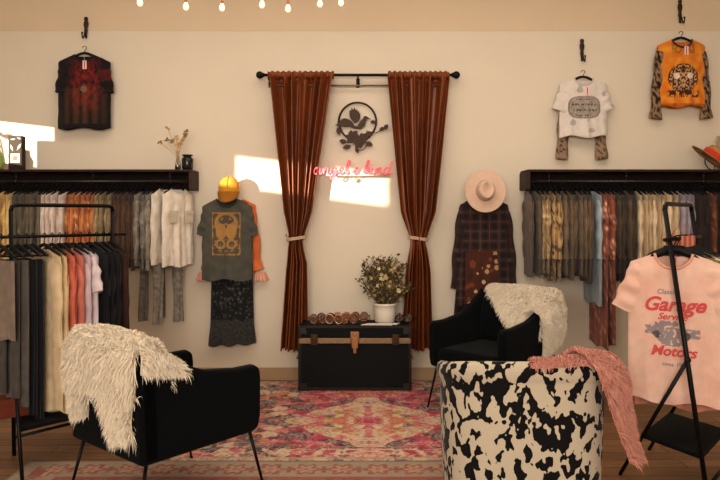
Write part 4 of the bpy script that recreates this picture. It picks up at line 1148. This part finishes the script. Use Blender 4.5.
for o in [x for x in C.objects if x.get('group')=='h']: o['group']=H_
LL=[('clip',-.01,.15,.80,P((84,78,72),(54,48,44)),'trousers','dark grey trousers next to the taupe skirt on the rack','trousers'),
    ('clip',.04,.16,.86,P((100,92,86),(64,58,54)),'trousers','mid grey trousers between dark grey and black pairs','trousers'),
    ('clip',.09,.16,.92,P((16,17,20),(10,10,12)),'trousers','black trousers left of the cream cardigans on the rack','trousers'),
    ('clip',.13,.16,.95,P((20,20,24),(10,10,12)),'trousers','second black trousers touching the cream cardigan','trousers'),
    ('g',.20,.20,.98,P((222,198,160),(196,168,126)),'cardigan','long cream cardigan beside the black trousers','cardigan','long'),
    ('g',.25,.20,1.0,P((212,186,146),(180,150,108)),'cardigan','long tan cream cardigan between cream and coral clothes','cardigan','long'),
    ('g',.30,.20,.86,P((206,112,88),(176,84,64)),'blouse','coral blouse next to the tan cream cardigan','shirt','long'),
    ('g',.34,.20,.82,P((200,124,104),(170,90,74)),'blouse','dusty coral blouse beside the pale lilac top','shirt','long'),
    ('g',.39,.21,.70,P((206,186,190),(176,152,160)),'blouse','pale lilac blouse next to the coral blouses','shirt','long'),
    ('g',.44,.22,.62,P((222,208,208),(190,172,176)),'blouse','white lilac blouse beside the black tops','shirt','short'),
    ('g',.50,.21,.72,P((18,18,21),(11,11,13)),'blouse','black top right after the white lilac blouse','shirt','long'),
    ('g',.55,.21,.80,P((22,21,24),(12,12,14)),'blouse','longer black top second from the rack end','shirt','long'),
    ('g',.60,.21,.76,P((30,24,24),(14,12,13)),'blouse','faded black top at the far end of rack','shirt','long'),
    ('g',.65,.20,.80,P((64,38,28),(36,22,18)),'blouse','dark brown top last on the far rack end','shirt','long')]
for q in LL:
    hl='black hanger holding the '+' '.join(q[6].split()[:4])
    if q[0]=='clip': clip(p2,d2,q[1],rotL,q[2],q[3],q[4],q[5],q[6],q[7],G,hl,H_)
    else: rack_garment(p2,d2,q[1],rotL+.05*sin(q[1]*40),q[4],q[3],q[2],q[8],q[5],q[6],q[7],G,hl,H_)
# brown shoe box on its lower shelf
b=MB(); b.box(-.10,.10,-.07,.07,0,.11); b.box(-.103,.103,-.073,.073,.085,.115)
tag(b.build('shoe_box',mat('red_brown_card',(112,52,32),.7,0,.15),smooth_=False,bevel=.003,loc=(-2.12,4.24,.287),rot=(0,0,math.radians(40))),'reddish brown lidded box on the lower shelf of the left rack','box')

# pink tee on the right rack
rotR=math.atan2(-.50,.87)
pt=p1+d1*.075
sp=spec(L=.80,w=.235,neck=.095,drop=.05,nd=.08,D=.045,fold=.010,seed=12,k=7)
PK=lin((232,198,180)); RL=lin((196,52,60)); BG=lin((108,112,124))
def paintP(x,z,side=0,u=0,v=0):
    c=mixc(PK,lin((222,176,156)),.5+.7*nz(x*8,z*8,2))
    if side==0:
        # faded blue-grey car shape
        X=x+.005; Z=z+.405
        body=(abs(X)<.135 and -.035<Z+X*.06<.012) or (abs(X+.01)<.075 and .0<Z<.045-.25*max(0,abs(X+.01)-.04)) or (abs(X)<.05+Z*.9+.075 and -.09<Z<-.03)
        if body and nz(x*60,z*60,3)>-.25: c=mixc(c,BG,.75)
        if body and ((X-.07)**2+(Z+.03)**2<.0004 or (X+.08)**2+(Z+.03)**2<.0004): c=mixc(c,lin((60,60,70)),.8)
    return c
pk=wear('graphic_tee','pink tee with red script lettering and car print on the front rack','shirt',(pt.x,pt.y,1.374-.082),rotR,sp,paintP,'short',paintP,nu=120,nv=170,sk=dict(ang=.42,ln=.27),ribs=(220,160,138))
mr=mat('print_red',(206,84,84),.8,0,.2,60); mg=mat('print_grey',(128,126,136),.8,0,.2,60)
text_mesh('Garage',.105,pk,sp,.0,-.305,mr,.35,bold=.003)
text_mesh('Service',.05,pk,sp,-.005,-.352,mr,.35,bold=.001)
text_mesh('Classic',.036,pk,sp,-.03,-.215,mg,.1)
text_mesh('Motors',.075,pk,sp,.0,-.545,mr,.3,bold=.002)
text_mesh('since 1968',.03,pk,sp,.01,-.60,mg,.0)
b=MB(); b.box(-.012,.012,-front_y(sp,0,-.09)+.02,-front_y(sp,0,-.09)+.022,-.05,-.02); b.build('neck_label',M_TAGRED,pk,smooth_=False)
b=MB(); hw_=.16
b.tube([(-hw_,0,-.052),(-hw_*.6,0,-.02),(-.03,0,.008),(0,0,.012),(.03,0,.008),(hw_*.6,0,-.02),(hw_,0,-.052)],[.014,.022,.024,.022,.024,.022,.014],10)
b.tube([(0,0,.01),(0,0,.035),(.006,0,.05),(.018,0,.06),(.016,0,.074),(0,0,.08),(-.014,0,.074),(-.018,0,.062)],.0035,6)
b.box(-.05,.05,-.016,.016,.004,.03)
tag(b.build('clothes_hanger',M_HANGER,loc=(pt.x,pt.y,1.374-.070),rot=(0,0,rotR),bevel=0),'wide black velvet hanger holding the pink tee','hanger')
G2='clothes behind the pink tee on the right rack'; H2='hangers behind the pink tee'
RR=[(.14,.245,.80,leopard((150,134,92),(84,70,44),40,.5),'dress','olive paisley dress directly behind the pink tee','dress',None),
    (.19,.225,.86,P((206,140,118),(176,104,86)),'dress','long peach dress behind the olive paisley dress','dress',None),
    (.24,.235,.66,P((222,196,182),(200,168,150)),'blouse','pale blush tee showing right behind the pink tee','shirt','short'),
    (.30,.23,.80,floral((150,136,96),[(90,76,50),(190,176,130)],40),'dress','green floral dress near the middle of right rack','dress',None),
    (.37,.22,.7,P((206,200,196),(176,170,166)),'blouse','pale grey top deep on the right rack','shirt','short'),
    (.45,.21,.8,P((176,84,56),(140,60,40)),'dress','rust dress at the far end of the right rack','dress','long')]
for q in RR:
    rack_garment(p1,d1,q[0],rotR,q[3],q[2],q[1],q[7],q[4],q[5],q[6],G2,'black hanger holding the '+' '.join(q[5].split()[:3]),H2)
# small coral bralette clipped on the front of the rail
b=MB(); b.col=lin((190,110,84))
b.grid(lambda u,v:(-.075+.15*u,.02*sin(9*u)-.02*sin(PI*u),.0-.05*v-.012*abs(sin(2*PI*u))*v),24,8,lambda p,u,v:mixc(lin((214,140,110)),lin((150,76,56)),.5+.5*sin(u*40)))
for s in (-1,1): b.tube([(s*.045,0,0),(s*.03,0,.03),(s*.01,0,.045)],.003,5)
po=p1+d1*.20
tag(b.build('lace_bralette',M_CLOTH,loc=(po.x,po.y,1.374+.012),rot=(0,0,rotR)),'coral lace bralette looped on the rail above the pink tee','lingerie')

# ------------------------------------------------------------------ string lights
sl=thing('string_lights','warm glowing globe bulbs strung near the ceiling above the curtains','string lights',(0,5.0,3.4))
bul=[(140,4,4.9),(186,8,5.0),(222,9,5.05),(262,6,5.1),(288,10,5.1),(320,5,5.2),(341,4,5.2),(365,-4,5.25),(392,-6,5.25),(110,-5,4.9)]
pts=[]
for (x,y,d) in sorted(bul):
    X=px(x,d); Z=pz(y,d); pts.append((X,d-5.0,3.42-3.4+.06*sin(x*.13)))
    b=MB(); n0=Z-3.4; b.lathe([(0,-.045),(.012,-.042),(.020,-.028),(.020,-.014),(.012,.002),(.008,.012),(0,.012)],14,Matrix.Translation((X,d-5,n0+.03))); bo=b.build('bulb',M_BULB,sl)
    b=MB(); b.tube([(X,d-5,n0+.04),(X,d-5,n0+.075)],.010,8); b.tube([(X,d-5,n0+.07),(X,d-5,pts[-1][2])],.002,5); b.build('socket',mat('copper_socket',(170,110,70),.5,.3),sl)
b=MB(); b.tube([(-3.9+.01,0,.1)]+pts+[(3.8,.2,.15)],.003,5); b.build('cord',M_BLACKMETAL,sl)

# ------------------------------------------------------------------ light
def area(name,loc,target,sx,sy,power,col):
    l=bpy.data.lights.new(name,'AREA'); l.shape='RECTANGLE'; l.size=sx; l.size_y=sy; l.energy=power; l.color=col
    o=bpy.data.objects.new(name,l); C.objects.link(o); o.location=loc
    o.rotation_euler=(Vector(target)-Vector(loc)).to_track_quat('-Z','Y').to_euler(); return o
area('added_key_light',(-.6,-3.6,2.5),(.0,6,2.1),4.6,1.8,375,(1,.93,.855))  # soft key light added inside the room, unseen behind the camera
area('added_overhead_fill',(0,4.3,3.6),(0,4.8,0),5.0,2.0,85,(1,.88,.77))  # fill light added under the ceiling, no visible fixture
sun=bpy.data.lights.new('sun','SUN'); sun.energy=14.0; sun.angle=math.radians(.6); sun.color=(1,.88,.70)
so=bpy.data.objects.new('sun',sun); C.objects.link(so); so.rotation_euler=Vector((.7,1,-.085)).to_track_quat('-Z','Y').to_euler()
so.location=(-6,-2,3)
w=bpy.data.worlds.new('World'); bpy.context.scene.world=w; w.use_nodes=True
w.node_tree.nodes['Background'].inputs['Color'].default_value=(.9,.8,.7,1); w.node_tree.nodes['Background'].inputs['Strength'].default_value=.25

cam=bpy.data.cameras.new('camera'); cam.lens=35; cam.sensor_width=36; cam.shift_y=-25/720; cam.clip_start=.05
co=bpy.data.objects.new('camera',cam); C.objects.link(co); co.location=(0,0,CAMZ); co.rotation_euler=(PI/2,0,0)
sc=bpy.context.scene; sc.camera=co
sc.view_settings.view_transform='Standard'; sc.view_settings.look='None'; sc.view_settings.exposure=0.0; sc.view_settings.gamma=.91
sc.cycles.use_denoising=True
